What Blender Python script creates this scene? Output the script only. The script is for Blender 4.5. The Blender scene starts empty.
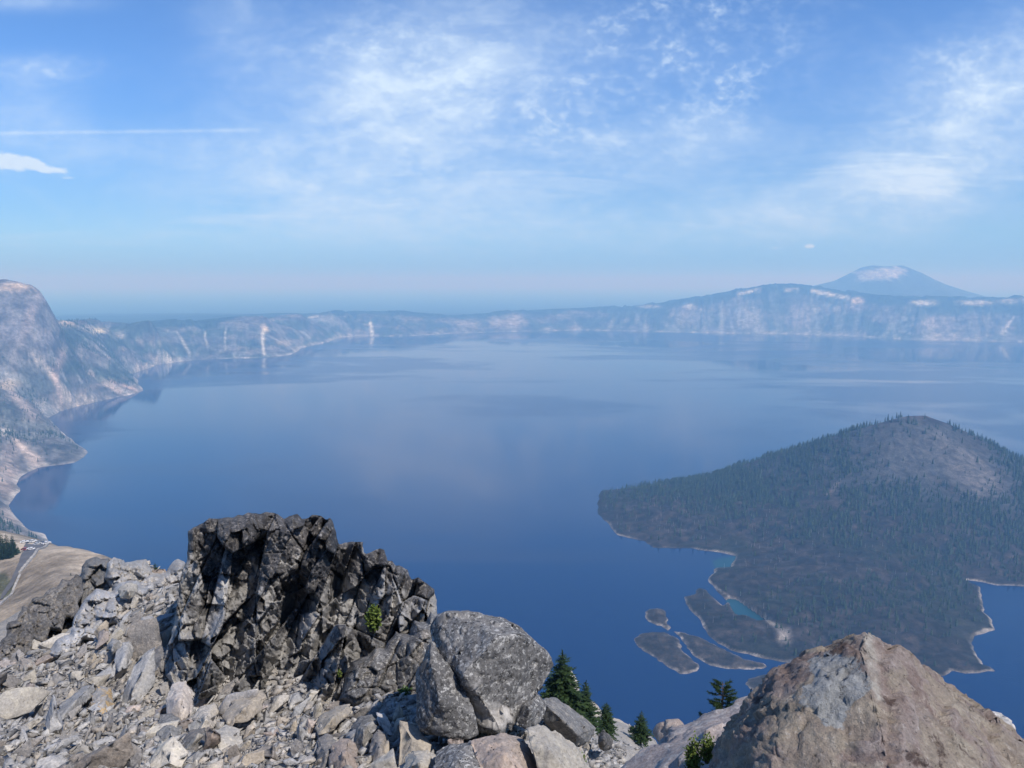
import bpy, bmesh, math, random
import numpy as np
from mathutils import Vector

R = math.radians
scene = bpy.context.scene
COL = scene.collection

# ------------------------------------------------------------------ camera
F = 759.0
PITCH = R(7.65)
CAMZ = 562.0
cam_d = bpy.data.cameras.new('camera')
cam_d.sensor_width = 36.0
cam_d.lens = 36.0 * F / 1024.0
cam_d.clip_start = 0.05
cam_d.clip_end = 200000.0
cam = bpy.data.objects.new('camera', cam_d)
cam.location = (0, 0, CAMZ)
cam.rotation_euler = (math.pi / 2 - PITCH, 0, 0)
COL.objects.link(cam)
scene.camera = cam

# ------------------------------------------------------------------ light
SUN_AZ, SUN_EL = R(132), R(52)          # azimuth clockwise from the view direction
sun_d = bpy.data.lights.new('sun', 'SUN')
sun_d.energy = 3.9
sun_d.angle = R(0.6)
sun_d.color = (1.0, 0.96, 0.925)
sun = bpy.data.objects.new('sun', sun_d)
sv = Vector((math.sin(SUN_AZ) * math.cos(SUN_EL), math.cos(SUN_AZ) * math.cos(SUN_EL), math.sin(SUN_EL)))
sun.rotation_euler = sv.to_track_quat('Z', 'Y').to_euler()
sun.location = (0, 0, 3000)
COL.objects.link(sun)

scene.view_settings.view_transform = 'Standard'
scene.view_settings.look = 'None'
scene.view_settings.exposure = 0.3
scene.view_settings.gamma = 1.0
scene.view_settings.use_curve_mapping = False
scene.cycles.use_denoising = True
scene.cycles.volume_bounces = 1
scene.cycles.max_bounces = 6
scene.cycles.diffuse_bounces = 2
scene.cycles.glossy_bounces = 2
scene.cycles.sample_clamp_indirect = 8.0

HAZE_DENSITY = 1.65e-4
HAZE_COLOR = (0.26, 0.58, 1.0)
HAZE_TOP = 960.0
HAZE_BOTTOM = -202.0

def ray(px, py):
    x = (px - 512) / F
    y = (384 - py) / F
    c, s = math.cos(PITCH), math.sin(PITCH)
    return (x, c + s * y, -s + c * y)

def W(px, py, d):
    r = ray(px, py)
    t = d / r[1]
    return (r[0] * t, d, CAMZ + r[2] * t)

def G(px, py, z=0.0):
    r = ray(px, py)
    t = (z - CAMZ) / r[2]
    return (r[0] * t, r[1] * t, z)

def proj(x, y, z):
    c, s = math.cos(PITCH), math.sin(PITCH)
    dz = z - CAMZ
    f = y * c - dz * s
    v = y * s + dz * c
    f = np.maximum(f, 1e-3)
    return 512 + F * x / f, 384 - F * v / f

# ------------------------------------------------------------------ node helpers
class NT:
    def __init__(self, tree):
        self.t = tree
        self.n = tree.nodes
        self.l = tree.links
    def new(self, typ, **kw):
        n = self.n.new(typ)
        for k, v in kw.items():
            setattr(n, k, v)
        return n
    def put(self, sock, v):
        if isinstance(v, bpy.types.NodeSocket):
            self.l.new(v, sock)
        elif v is not None:
            if isinstance(v, (tuple, list)) and len(v) == 3 and sock.type == 'RGBA':
                v = (*v, 1.0)
            sock.default_value = v
    def math(self, op, a, b=None, c=None, clamp=False):
        n = self.new('ShaderNodeMath', operation=op, use_clamp=clamp)
        self.put(n.inputs[0], a)
        if b is not None: self.put(n.inputs[1], b)
        if c is not None: self.put(n.inputs[2], c)
        return n.outputs[0]
    def vmul(self, v, s):
        n = self.new('ShaderNodeVectorMath', operation='MULTIPLY')
        self.put(n.inputs[0], v)
        n.inputs[1].default_value = s
        return n.outputs[0]
    def noise(self, vec, scale, detail=5.0, rough=0.55, dist=0.0):
        n = self.new('ShaderNodeTexNoise')
        self.put(n.inputs['Vector'], vec)
        n.inputs['Scale'].default_value = scale
        n.inputs['Detail'].default_value = detail
        n.inputs['Roughness'].default_value = rough
        n.inputs['Distortion'].default_value = dist
        return n.outputs['Fac']
    def ramp(self, fac, lo, hi, a=0.0, b=1.0):
        n = self.new('ShaderNodeMapRange', clamp=True)
        n.interpolation_type = 'SMOOTHSTEP'
        self.put(n.inputs[0], fac)
        n.inputs[1].default_value = lo
        n.inputs[2].default_value = hi
        n.inputs[3].default_value = a
        n.inputs[4].default_value = b
        return n.outputs[0]
    def mix(self, fac, a, b, mode='MIX'):
        n = self.new('ShaderNodeMix', data_type='RGBA', blend_type=mode)
        self.put(n.inputs[0], fac)
        self.put(n.inputs[6], a)
        self.put(n.inputs[7], b)
        return n.outputs[2]

# ------------------------------------------------------------------ world: sky with clouds
world = bpy.data.worlds.new('World')
scene.world = world
world.use_nodes = True
wt = NT(world.node_tree)
for n in list(wt.n): wt.n.remove(n)
wo = wt.new('ShaderNodeOutputWorld')
bg = wt.new('ShaderNodeBackground')
bg.inputs[1].default_value = 0.109
sky = wt.new('ShaderNodeTexSky', sky_type='NISHITA')
sky.sun_disc = False
sky.sun_elevation = SUN_EL
sky.sun_rotation = SUN_AZ
sky.altitude = 2400
sky.air_density = 1.0
sky.dust_density = 1.0
sky.ozone_density = 2.0
tc = wt.new('ShaderNodeTexCoord')
sep = wt.new('ShaderNodeSeparateXYZ')
wt.put(sep.inputs[0], tc.outputs['Generated'])
ysafe = wt.math('MAXIMUM', sep.outputs[1], 0.08)
A_ = wt.math('DIVIDE', sep.outputs[0], ysafe)
E_ = wt.math('DIVIDE', sep.outputs[2], ysafe)
comb = wt.new('ShaderNodeCombineXYZ')
wt.put(comb.inputs[0], A_); wt.put(comb.inputs[1], E_)
AE = comb.outputs[0]
def wmap(rot, sx, sy, off=(0, 0, 0)):
    m = wt.new('ShaderNodeMapping', vector_type='POINT')
    wt.put(m.inputs[0], AE)
    m.inputs['Rotation'].default_value = (0, 0, rot)
    m.inputs['Scale'].default_value = (sx, sy, 1)
    m.inputs['Location'].default_value = off
    return m.outputs[0]
def blob(px, py, wpx, hpx, rot=0.0):
    r = ray(px, py)
    a0, e0 = r[0] / r[1], r[2] / r[1]
    da = wt.math('SUBTRACT', A_, a0)
    de = wt.math('SUBTRACT', E_, e0)
    c, s = math.cos(rot), math.sin(rot)
    u = wt.math('ADD', wt.math('MULTIPLY', da, c), wt.math('MULTIPLY', de, s))
    v = wt.math('SUBTRACT', wt.math('MULTIPLY', de, c), wt.math('MULTIPLY', da, s))
    u = wt.math('MULTIPLY', u, F / wpx)
    v = wt.math('MULTIPLY', v, F / hpx)
    q = wt.math('ADD', wt.math('MULTIPLY', u, u), wt.math('MULTIPLY', v, v))
    return wt.math('EXPONENT', wt.math('MULTIPLY', q, -1.0))
def wsum(items):
    acc = None
    for w, s in items:
        m = wt.math('MULTIPLY', s, w)
        acc = m if acc is None else wt.math('ADD', acc, m)
    return acc
wisp = wt.noise(wmap(0.12, 7, 15), 1.0, 9, 0.62, 0.5)
fine = wt.noise(wmap(0.1, 34, 60, (3, 1, 0)), 1.0, 8, 0.65, 0.2)
puff = wt.noise(wmap(-0.1, 62, 84, (7, 2, 0)), 1.0, 4, 0.55, 0.3)
streak = wt.noise(wmap(0.2, 3.0, 26, (1, 5, 0)), 1.0, 7, 0.6, 0.6)
big = wt.noise(wmap(0.0, 2.5, 5, (11, 5, 0)), 1.0, 4, 0.5, 0.2)
# soft high cloud veils
soft = wsum([(0.95, blob(440, 65, 95, 55)), (0.62, blob(370, 135, 130, 75, -0.3)), (0.55, blob(300, 185, 190, 50)),
             (0.62, blob(655, 150, 110, 28, 0.1)), (1.05, blob(985, 115, 150, 65, 0.45)), (0.45, blob(880, 190, 220, 30, 0.15)),
             (0.55, blob(20, 125, 60, 35)), (0.35, blob(30, 68, 50, 12)), (0.35, blob(530, 215, 260, 22, 0.05)),
             (0.5, blob(20, 2, 60, 8)), (0.30, blob(600, 70, 200, 80)), (0.3, blob(240, 30, 40, 50)), (0.3, blob(740, 230, 280, 22, 0.06)),
             (0.32, blob(150, 150, 110, 14))])
softn = wt.math('MULTIPLY', soft, wt.math('ADD', wt.ramp(wisp, 0.34, 0.72, 0.62, 1.25), wt.ramp(fine, 0.4, 0.7, -0.12, 0.22)))
# rippled mackerel cloud
rip = wsum([(0.9, blob(650, 55, 95, 55, 0.5)), (0.8, blob(740, 85, 60, 35, 0.2)), (0.7, blob(700, 10, 90, 25)), (0.5, blob(560, 120, 60, 30, 0.3)),
            (0.6, blob(960, 80, 70, 40, 0.5)), (0.4, blob(40, 70, 60, 14)), (0.45, blob(285, 58, 12, 8)), (0.35, blob(520, 110, 40, 20)), (0.45, blob(360, 40, 60, 30))])
ripn = wt.math('MULTIPLY', rip, wt.math('MULTIPLY', wt.ramp(wt.math('ADD', wt.math('MULTIPLY', puff, 0.6), wt.math('MULTIPLY', fine, 0.4)), 0.44, 0.66, 0.0, 0.85), wt.ramp(wisp, 0.38, 0.66, 0.1, 1.0)))
strn = wt.math('MULTIPLY', wsum([(0.4, blob(560, 190, 420, 60, 0.05)), (0.55, blob(930, 165, 200, 45, 0.3)), (0.3, blob(150, 235, 260, 30))]), wt.ramp(streak, 0.48, 0.72))
cir = wt.math('MULTIPLY', wt.ramp(big, 0.42, 0.7), wt.ramp(wisp, 0.5, 0.8, 0.0, 0.25))
dens = wt.math('ADD', wt.math('ADD', softn, ripn), wt.math('ADD', strn, cir))
# condensation trail
r0 = ray(120, 132)
def band(py0, slope, wid, px0, px1, rag):
    r = ray((px0 + px1) / 2, py0)
    a0, e0 = r[0] / r[1], r[2] / r[1]
    line = wt.math('ADD', wt.math('MULTIPLY', wt.math('SUBTRACT', A_, a0), slope), e0)
    v = wt.math('MULTIPLY', wt.math('SUBTRACT', E_, line), F / wid)
    g = wt.math('EXPONENT', wt.math('MULTIPLY', wt.math('MULTIPLY', v, v), -1))
    aL = (px0 - 512) / F; aR = (px1 - 512) / F
    g = wt.math('MULTIPLY', g, wt.ramp(A_, aL - 0.06, aL + 0.02))
    g = wt.math('MULTIPLY', g, wt.ramp(A_, aR - 0.03, aR + 0.06, 1.0, 0.0))
    return wt.math('MULTIPLY', g, wt.ramp(rag, 0.3, 0.6, 0.45, 1.0))
trail = wt.math('MULTIPLY', band(132, 0.012, 1.8, -60, 250, fine), 0.42)
dens = wt.math('ADD', dens, trail)
# small cumulus low on the left and a few tiny puffs
cn = wt.noise(wmap(0, 55, 80, (2, 9, 0)), 1.0, 6, 0.6, 0.15)
cumb = wsum([(0.9, blob(4, 158, 15, 8)), (0.9, blob(24, 161, 12, 7)), (0.8, blob(38, 164, 9, 5.5)), (0.8, blob(54, 171, 16, 4)), (0.65, blob(76, 178, 20, 3)), (0.7, blob(0, 168, 45, 6)), (0.8, blob(-30, 160, 20, 10)),
             (0.95, blob(809, 246, 7, 3)), (0.6, blob(540, 253, 26, 2)), (0.5, blob(775, 248, 16, 2))])
cum = wt.ramp(wt.math('ADD', cumb, wt.math('MULTIPLY', wt.math('ADD', cn, -0.5), 1.5)), 0.45, 1.1)
cum = wt.math('MULTIPLY', cum, wt.ramp(cumb, 0.12, 0.5, 0.0, 0.9))
dens = wt.math('MINIMUM', wt.math('ADD', wt.math('MULTIPLY', dens, 0.66), cum), 0.93)
upper = wt.ramp(E_, 0.0, 0.06)
dens = wt.math('MULTIPLY', dens, upper)
# fade haze brightness of the low sky comes from the haze volume; slight shading inside the cumulus
cumshade = wt.math('MULTIPLY', cum, wt.ramp(cn, 0.35, 0.6, 0.35, 0.0))
ccol = wt.mix(cumshade, (5.5, 6.8, 8.2), (4.6, 5.7, 7.2))
tint = wt.mix(1.0, sky.outputs[0], (0.64, 0.96, 1.36), 'MULTIPLY')
low = wt.mix(wt.ramp(E_, 0.0, 0.07), (0.37, 0.52, 0.73), (0.74, 0.75, 0.72))
low = wt.mix(wt.ramp(E_, 0.05, 0.30), low, (1.0, 1.0, 1.0))
tint = wt.mix(1.0, tint, low, 'MULTIPLY')
final = wt.mix(dens, tint, ccol)
wt.put(bg.inputs[0], final)
wt.l.new(bg.outputs[0], wo.inputs[0])

# ------------------------------------------------------------------ numpy noise
def _hash(ix, iy, iz, seed):
    h = (ix.astype(np.int64) * 374761393 + iy.astype(np.int64) * 668265263 + iz.astype(np.int64) * 2147483647 + seed * 1274126177) & 0xFFFFFFFF
    h = ((h ^ (h >> 13)) * 1274126177) & 0xFFFFFFFF
    h = (h ^ (h >> 16)) & 0xFFFFFF
    return h.astype(np.float64) / 0xFFFFFF
def vnoise(x, y, z=None, seed=0):
    x = np.asarray(x, float); y = np.asarray(y, float)
    z = np.zeros_like(x) if z is None else np.asarray(z, float)
    ix, iy, iz = np.floor(x), np.floor(y), np.floor(z)
    fx, fy, fz = x - ix, y - iy, z - iz
    fx = fx * fx * (3 - 2 * fx); fy = fy * fy * (3 - 2 * fy); fz = fz * fz * (3 - 2 * fz)
    def c(a, b, d): return _hash(ix + a, iy + b, iz + d, seed)
    x00 = c(0,0,0) * (1 - fx) + c(1,0,0) * fx
    x10 = c(0,1,0) * (1 - fx) + c(1,1,0) * fx
    x01 = c(0,0,1) * (1 - fx) + c(1,0,1) * fx
    x11 = c(0,1,1) * (1 - fx) + c(1,1,1) * fx
    return ((x00 * (1 - fy) + x10 * fy) * (1 - fz) + (x01 * (1 - fy) + x11 * fy) * fz) * 2 - 1
def fbm(x, y, z=None, oct=5, seed=0, gain=0.5):
    a, f, s, n = 1.0, 1.0, 0.0, 0.0
    z = np.zeros_like(np.asarray(x, float)) if z is None else z
    for i in range(oct):
        s = s + a * vnoise(x * f + i * 17.3, y * f - i * 9.1, z * f + i * 5.7, seed + i)
        n += a; a *= gain; f *= 2.03
    return s / n
def ridge(x, y, oct=4, seed=0):
    a, f, s, n = 1.0, 1.0, 0.0, 0.0
    for i in range(oct):
        s = s + a * (1 - 2 * np.abs(vnoise(x * f + i * 7.7, y * f + i * 3.1, None, seed + i)))
        n += a; a *= 0.5; f *= 2.1
    return s / n
def sstep(a, b, x):
    t = np.clip((x - a) / (b - a), 0, 1)
    return t * t * (3 - 2 * t)

# ------------------------------------------------------------------ materials
def principled(name):
    m = bpy.data.materials.new(name)
    m.use_nodes = True
    t = NT(m.node_tree)
    p = t.n['Principled BSDF']
    return m, t, p
def bump(t, p, h, strength=0.5, dist=0.02):
    b = t.new('ShaderNodeBump')
    b.inputs['Strength'].default_value = strength
    b.inputs['Distance'].default_value = dist
    t.put(b.inputs['Height'], h)
    t.put(p.inputs['Normal'], b.outputs[0])
def posn(t):
    g = t.new('ShaderNodeNewGeometry')
    return g.outputs['Position']
def attr(t, name):
    a = t.new('ShaderNodeAttribute')
    a.attribute_name = name
    return a

def vcol_mat(name, scale1, scale2, contrast=0.35, rough=0.95, bs=0.0, bd=1.0):
    m, t, p = principled(name)
    P = posn(t)
    a = attr(t, 'Col')
    n1 = t.noise(P, scale1, 6, 0.65)
    n2 = t.noise(P, scale2, 3, 0.6)
    n3 = t.noise(P, scale2 * 9, 4, 0.7)
    k = t.math('MULTIPLY', t.math('MULTIPLY', t.ramp(n1, 0.3, 0.7, 1 - contrast, 1 + contrast), t.ramp(n3, 0.3, 0.7, 0.82, 1.18)), t.ramp(n2, 0.3, 0.7, 1 - contrast * 0.6, 1 + contrast * 0.6))
    cm = t.new('ShaderNodeVectorMath', operation='SCALE')
    t.put(cm.inputs[0], a.outputs['Color']); t.put(cm.inputs[3], k)
    t.put(p.inputs['Base Color'], cm.outputs[0])
    p.inputs['Roughness'].default_value = rough
    p.inputs['Specular IOR Level'].default_value = 0.15
    if bs: bump(t, p, n1, bs, bd)
    return m

def rock_mat(name, cols, patch, speck=None, scale=1.0, tone=True, bs=0.55, patch_lim=(0.5, 0.62)):
    """cols: light, mid; patch: a stain colour; speck: (lightcolour, darkcolour, scale, amount)"""
    m, t, p = principled(name)
    P = posn(t)
    n1 = t.noise(P, 1.3 * scale, 8, 0.65, 0.4)
    n2 = t.noise(P, 5.5 * scale, 7, 0.7)
    n3 = t.noise(P, 24 * scale, 5, 0.7)
    c = t.mix(t.ramp(n1, 0.36, 0.64), cols[0], cols[1])
    c = t.mix(t.ramp(n2, patch_lim[0], patch_lim[1]), c, patch)
    if speck:
        sn = t.noise(P, speck[2], 4, 0.75)
        c = t.mix(t.ramp(sn, 0.54, 0.60, 0, speck[3]), c, speck[0])
        sn2 = t.noise(P, speck[2] * 0.8, 4, 0.8, 0.3)
        c = t.mix(t.ramp(sn2, 0.54, 0.62, 0, speck[3]), c, speck[1])
    if speck:
        fr = attr(t, 'fresh')
        c = t.mix(t.ramp(t.math('ADD', fr.outputs['Fac'], t.math('MULTIPLY', n2, 0.8)), 0.75, 1.05, 0, 0.9), c, (0.50, 0.475, 0.44))
    k = t.ramp(n3, 0.25, 0.75, 0.78, 1.22)
    if tone:
        at = attr(t, 'tone')
        oi = t.new('ShaderNodeObjectInfo')
        k = t.math('MULTIPLY', k, t.math('ADD', at.outputs['Fac'], 1.0))
        k = t.math('MULTIPLY', k, t.ramp(oi.outputs['Random'], 0, 1, 0.82, 1.16))
        warm = t.math('FRACT', t.math('MULTIPLY', t.math('ADD', at.outputs['Fac'], oi.outputs['Random']), 7.31))
        c = t.mix(t.ramp(warm, 0.55, 1.0, 0.0, 0.45), c, t.mix(1.0, c, (1.14, 0.98, 0.80), 'MULTIPLY'))
    cm = t.new('ShaderNodeVectorMath', operation='SCALE')
    t.put(cm.inputs[0], c); t.put(cm.inputs[3], k)
    t.put(p.inputs['Base Color'], cm.outputs[0])
    p.inputs['Roughness'].default_value = 0.88
    p.inputs['Specular IOR Level'].default_value = 0.25
    h = t.math('ADD', t.math('MULTIPLY', n2, 1.0), t.math('MULTIPLY', n3, 0.4))
    bump(t, p, h, bs, 0.05 / scale)
    return m

def leaf_mat(name, c1, c2, trans=True):
    m, t, p = principled(name)
    P = posn(t)
    n = t.noise(P, 6.0 if trans else 0.05, 3, 0.6)
    g = t.new('ShaderNodeNewGeometry')
    f = t.math('ADD', t.math('MULTIPLY', n, 0.6), t.math('MULTIPLY', g.outputs['Random Per Island'], 0.5))
    t.put(p.inputs['Base Color'], t.mix(t.ramp(f, 0.3, 0.8), c1, c2))
    p.inputs['Roughness'].default_value = 0.75
    p.inputs['Specular IOR Level'].default_value = 0.2
    return m
def plain(name, c, rough=0.7, nscale=8.0, amt=0.15, metallic=0.0):
    m, t, p = principled(name)
    n = t.noise(posn(t), nscale, 4, 0.6)
    k = t.ramp(n, 0.3, 0.7, 1 - amt, 1 + amt)
    cm = t.new('ShaderNodeVectorMath', operation='SCALE')
    cm.inputs[0].default_value = c
    t.put(cm.inputs[3], k)
    t.put(p.inputs['Base Color'], cm.outputs[0])
    p.inputs['Roughness'].default_value = rough
    p.inputs['Metallic'].default_value = metallic
    return m

M_TERRAIN = vcol_mat('terrain_rock', 0.016, 0.07, 0.5, bs=0.7, bd=14.0)
M_ISLAND = vcol_mat('lava_ground', 0.06, 0.3, 0.5, bs=0.6, bd=3.0)
M_SCREE = rock_mat('pale_rock', ((0.45, 0.437, 0.415), (0.32, 0.313, 0.302)), (0.49, 0.455, 0.40), ((0.55, 0.53, 0.50), (0.13, 0.128, 0.125), 22, 0.5), 1.0)
M_GREY = rock_mat('grey_rock', ((0.20, 0.20, 0.195), (0.13, 0.13, 0.13)), (0.29, 0.27, 0.24), ((0.33, 0.32, 0.31), (0.06, 0.06, 0.06), 28, 0.6), 1.0)
M_DARK = rock_mat('dark_rock', ((0.040, 0.039, 0.040), (0.085, 0.080, 0.076)), (0.17, 0.155, 0.14), ((0.27, 0.25, 0.225), (0.022, 0.022, 0.024), 13, 0.5), 1.0, patch_lim=(0.54, 0.68))
M_BOULDER = rock_mat('speckled_rock', ((0.19, 0.184, 0.176), (0.11, 0.107, 0.104)), (0.25, 0.242, 0.23), ((0.46, 0.45, 0.42), (0.042, 0.041, 0.040), 19, 0.92), 1.0, bs=0.6)
M_PINK = rock_mat('pink_rock', ((0.31, 0.265, 0.24), (0.24, 0.205, 0.19)), (0.36, 0.33, 0.30), ((0.42, 0.38, 0.35), (0.15, 0.115, 0.105), 60, 0.5), 2.2)
M_BROWNDARK = rock_mat('ledge_rock', ((0.13, 0.125, 0.12), (0.075, 0.072, 0.07)), (0.20, 0.185, 0.165), ((0.30, 0.28, 0.25), (0.03, 0.03, 0.03), 14, 0.5), 1.0)
M_GRAVEL = rock_mat('gravel_ground', ((0.33, 0.305, 0.27), (0.24, 0.225, 0.205)), (0.37, 0.33, 0.27), ((0.45, 0.43, 0.40), (0.13, 0.125, 0.12), 40, 0.6), 1.0, tone=False)

M_PALE = rock_mat('cream_rock', ((0.45, 0.41, 0.345), (0.36, 0.335, 0.295)), (0.50, 0.455, 0.37), ((0.52, 0.49, 0.44), (0.17, 0.155, 0.14), 26, 0.45), 1.0)
M_PALEP = rock_mat('rosy_rock', ((0.38, 0.325, 0.295), (0.28, 0.255, 0.24)), (0.43, 0.36, 0.31), ((0.46, 0.43, 0.40), (0.15, 0.14, 0.13), 26, 0.5), 1.0)
M_WHITE = rock_mat('white_rock', ((0.54, 0.51, 0.48), (0.44, 0.41, 0.39)), (0.58, 0.55, 0.51), ((0.60, 0.58, 0.55), (0.20, 0.18, 0.17), 26, 0.4), 1.0)
M_GREYL = rock_mat('light_grey_rock', ((0.345, 0.34, 0.335), (0.27, 0.27, 0.268)), (0.40, 0.385, 0.36), ((0.46, 0.45, 0.44), (0.13, 0.13, 0.13), 28, 0.5), 1.0)
M_GREYP = rock_mat('brownish_grey_rock', ((0.25, 0.235, 0.22), (0.17, 0.163, 0.158)), (0.30, 0.27, 0.24), ((0.36, 0.34, 0.32), (0.08, 0.078, 0.075), 28, 0.6), 1.0)
M_OCHRE = rock_mat('ochre_stained_rock', ((0.38, 0.36, 0.33), (0.25, 0.24, 0.23)), (0.42, 0.30, 0.16), ((0.46, 0.44, 0.40), (0.10, 0.095, 0.09), 28, 0.5), 1.0, patch_lim=(0.46, 0.54))
def big_rock_material():
    m, t, p = principled('lichen_brown_rock')
    P = posn(t)
    n1 = t.noise(P, 1.7, 8, 0.62, 0.8)
    n1b = t.noise(P, 3.6, 7, 0.6, 0.5)
    n2 = t.noise(P, 9, 8, 0.7, 0.2)
    n3 = t.noise(P, 45, 6, 0.7)
    n4 = t.noise(P, 5.2, 6, 0.7, 0.8)
    brown = t.mix(t.ramp(n2, 0.38, 0.62), (0.21, 0.158, 0.135), (0.30, 0.25, 0.22))
    tan = t.mix(t.ramp(n2, 0.35, 0.65), (0.34, 0.29, 0.225), (0.245, 0.20, 0.16))
    grey = t.mix(t.ramp(n2, 0.35, 0.65), (0.225, 0.232, 0.228), (0.33, 0.335, 0.325))
    c = t.mix(t.ramp(n1b, 0.44, 0.54), brown, tan)
    n6 = t.noise(P, 7.5, 6, 0.7, 0.6)
    c = t.mix(t.ramp(n6, 0.56, 0.66, 0, 0.8), c, (0.42, 0.36, 0.29))
    # grey crustose lichen covers much of the left face
    at = attr(t, 'side')
    g = t.math('ADD', t.math('ADD', t.math('MULTIPLY', n4, 0.5), t.math('MULTIPLY', n2, 0.5)), t.math('MULTIPLY', at.outputs['Fac'], 0.11))
    c = t.mix(t.ramp(g, 0.50, 0.54, 0, 0.95), c, grey)
    dk = attr(t, 'dark')
    c = t.mix(t.ramp(t.math('ADD', n4, t.math('MULTIPLY', dk.outputs['Fac'], 0.17)), 0.60, 0.68, 0, 0.85), c, (0.07, 0.045, 0.038))
    c = t.mix(t.ramp(n3, 0.60, 0.70, 0, 0.5), c, (0.45, 0.42, 0.38))
    n5 = t.noise(P, 60, 4, 0.7, 0.3)
    c = t.mix(t.ramp(n5, 0.58, 0.68, 0, 0.7), c, (0.06, 0.05, 0.045))
    e = attr(t, 'edge')
    c = t.mix(t.math('MULTIPLY', e.outputs['Fac'], t.ramp(n2, 0.3, 0.6, 0.35, 1.0)), c, (0.43, 0.40, 0.34))
    k = t.ramp(n3, 0.3, 0.7, 0.8, 1.2)
    cm = t.new('ShaderNodeVectorMath', operation='SCALE')
    t.put(cm.inputs[0], c); t.put(cm.inputs[3], k)
    t.put(p.inputs['Base Color'], cm.outputs[0])
    p.inputs['Roughness'].default_value = 0.9
    p.inputs['Specular IOR Level'].default_value = 0.2
    bump(t, p, t.math('ADD', n2, t.math('MULTIPLY', n3, 0.4)), 0.9, 0.045)
    return m
M_BIG = big_rock_material()

M_FIR = leaf_mat('fir_needles', (0.014, 0.030, 0.012), (0.040, 0.070, 0.022))
M_FIRFAR = leaf_mat('conifer_needles', (0.010, 0.024, 0.013), (0.038, 0.060, 0.028), False)
M_SNAG = plain('bare_grey_wood', (0.26, 0.25, 0.24), 0.9, 0.3, 0.3)
M_SHRUB = leaf_mat('shrub_leaves', (0.06, 0.095, 0.018), (0.15, 0.19, 0.04))
M_SHRUBD = leaf_mat('dark_shrub_leaves', (0.03, 0.07, 0.015), (0.08, 0.13, 0.03))
M_DRY = leaf_mat('dry_plant_leaves', (0.16, 0.085, 0.045), (0.24, 0.15, 0.08))
M_BARK = plain('bark', (0.12, 0.085, 0.065), 0.9, 20, 0.3)
M_ASPHALT = plain('asphalt', (0.115, 0.113, 0.118), 0.9, 0.2, 0.15)
M_STONEWALL = plain('wall_stone', (0.33, 0.31, 0.28), 0.9, 0.6, 0.3)

# ------------------------------------------------------------------ object helpers
def tag(o, label=None, cat=None, group=None, kind=None):
    if label: o['label'] = label
    if cat: o['category'] = cat
    if group: o['group'] = group
    if kind: o['kind'] = kind
    return o
def mesh_obj(name, verts, faces, mat, parent=None, smooth=False, cols=None, tone=None, loops=None):
    me = bpy.data.meshes.new(name)
    verts = np.asarray(verts, dtype=np.float32)
    if isinstance(faces, np.ndarray):
        k = faces.shape[1]
        me.vertices.add(len(verts)); me.vertices.foreach_set('co', verts.ravel())
        me.loops.add(faces.size); me.loops.foreach_set('vertex_index', faces.ravel().astype(np.int32))
        me.polygons.add(len(faces)); me.polygons.foreach_set('loop_start', np.arange(0, faces.size, k, dtype=np.int32))
        me.update(calc_edges=True); me.validate()
    else:
        me.from_pydata([tuple(map(float, v)) for v in verts], [], faces)
    if cols is not None:
        a = me.color_attributes.new('Col', 'FLOAT_COLOR', 'POINT')
        c4 = np.ones((len(verts), 4), np.float32); c4[:, :3] = cols
        a.data.foreach_set('color', c4.ravel())
    if tone is not None:
        for nm, arr in tone.items():
            a = me.attributes.new(nm, 'FLOAT', 'POINT')
            a.data.foreach_set('value', np.asarray(arr, np.float32))
    me.materials.append(mat)
    if smooth: me.polygons.foreach_set('use_smooth', np.ones(len(me.polygons), bool))
    o = bpy.data.objects.new(name, me)
    COL.objects.link(o)
    if parent: o.parent = parent
    return o
def empty(name, loc, rz=0.0):
    o = bpy.data.objects.new(name, None)
    o.location = loc; o.rotation_euler = (0, 0, rz)
    o.empty_display_size = 0.2
    COL.objects.link(o)
    return o
def grid_faces(nr, nc):
    i = np.arange((nr - 1) * (nc - 1))
    r, c = i // (nc - 1), i % (nc - 1)
    a = r * nc + c
    return np.stack([a, a + 1, a + nc + 1, a + nc], 1)
def compact(verts, faces, *arrs):
    used = np.unique(faces)
    m = np.full(len(verts), -1); m[used] = np.arange(len(used))
    return (verts[used], m[faces]) + tuple(a[used] for a in arrs)

# ------------------------------------------------------------------ polygons / distances
def poly_sd(px, py, poly):
    """signed distance (positive outside) and arc parameter of the nearest point"""
    P = np.asarray(poly, float)
    Q = np.roll(P, -1, 0)
    seg = np.hypot(*(Q - P).T)
    cum = np.concatenate([[0], np.cumsum(seg)[:-1]])
    best = np.full(px.shape, 1e18); arc = np.zeros(px.shape); ins = np.zeros(px.shape, bool)
    for (ax, ay), (bx, by), L, s0 in zip(P, Q, seg, cum):
        dx, dy = bx - ax, by - ay
        t = np.clip(((px - ax) * dx + (py - ay) * dy) / (L * L + 1e-9), 0, 1)
        d = (px - ax - t * dx) ** 2 + (py - ay - t * dy) ** 2
        k = d < best
        best = np.where(k, d, best); arc = np.where(k, s0 + t * L, arc)
        cr = ((ay > py) != (by > py)) & (px < (bx - ax) * (py - ay) / (by - ay + 1e-12) + ax)
        ins ^= cr
    d = np.sqrt(best)
    return np.where(ins, -d, d), arc
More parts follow.
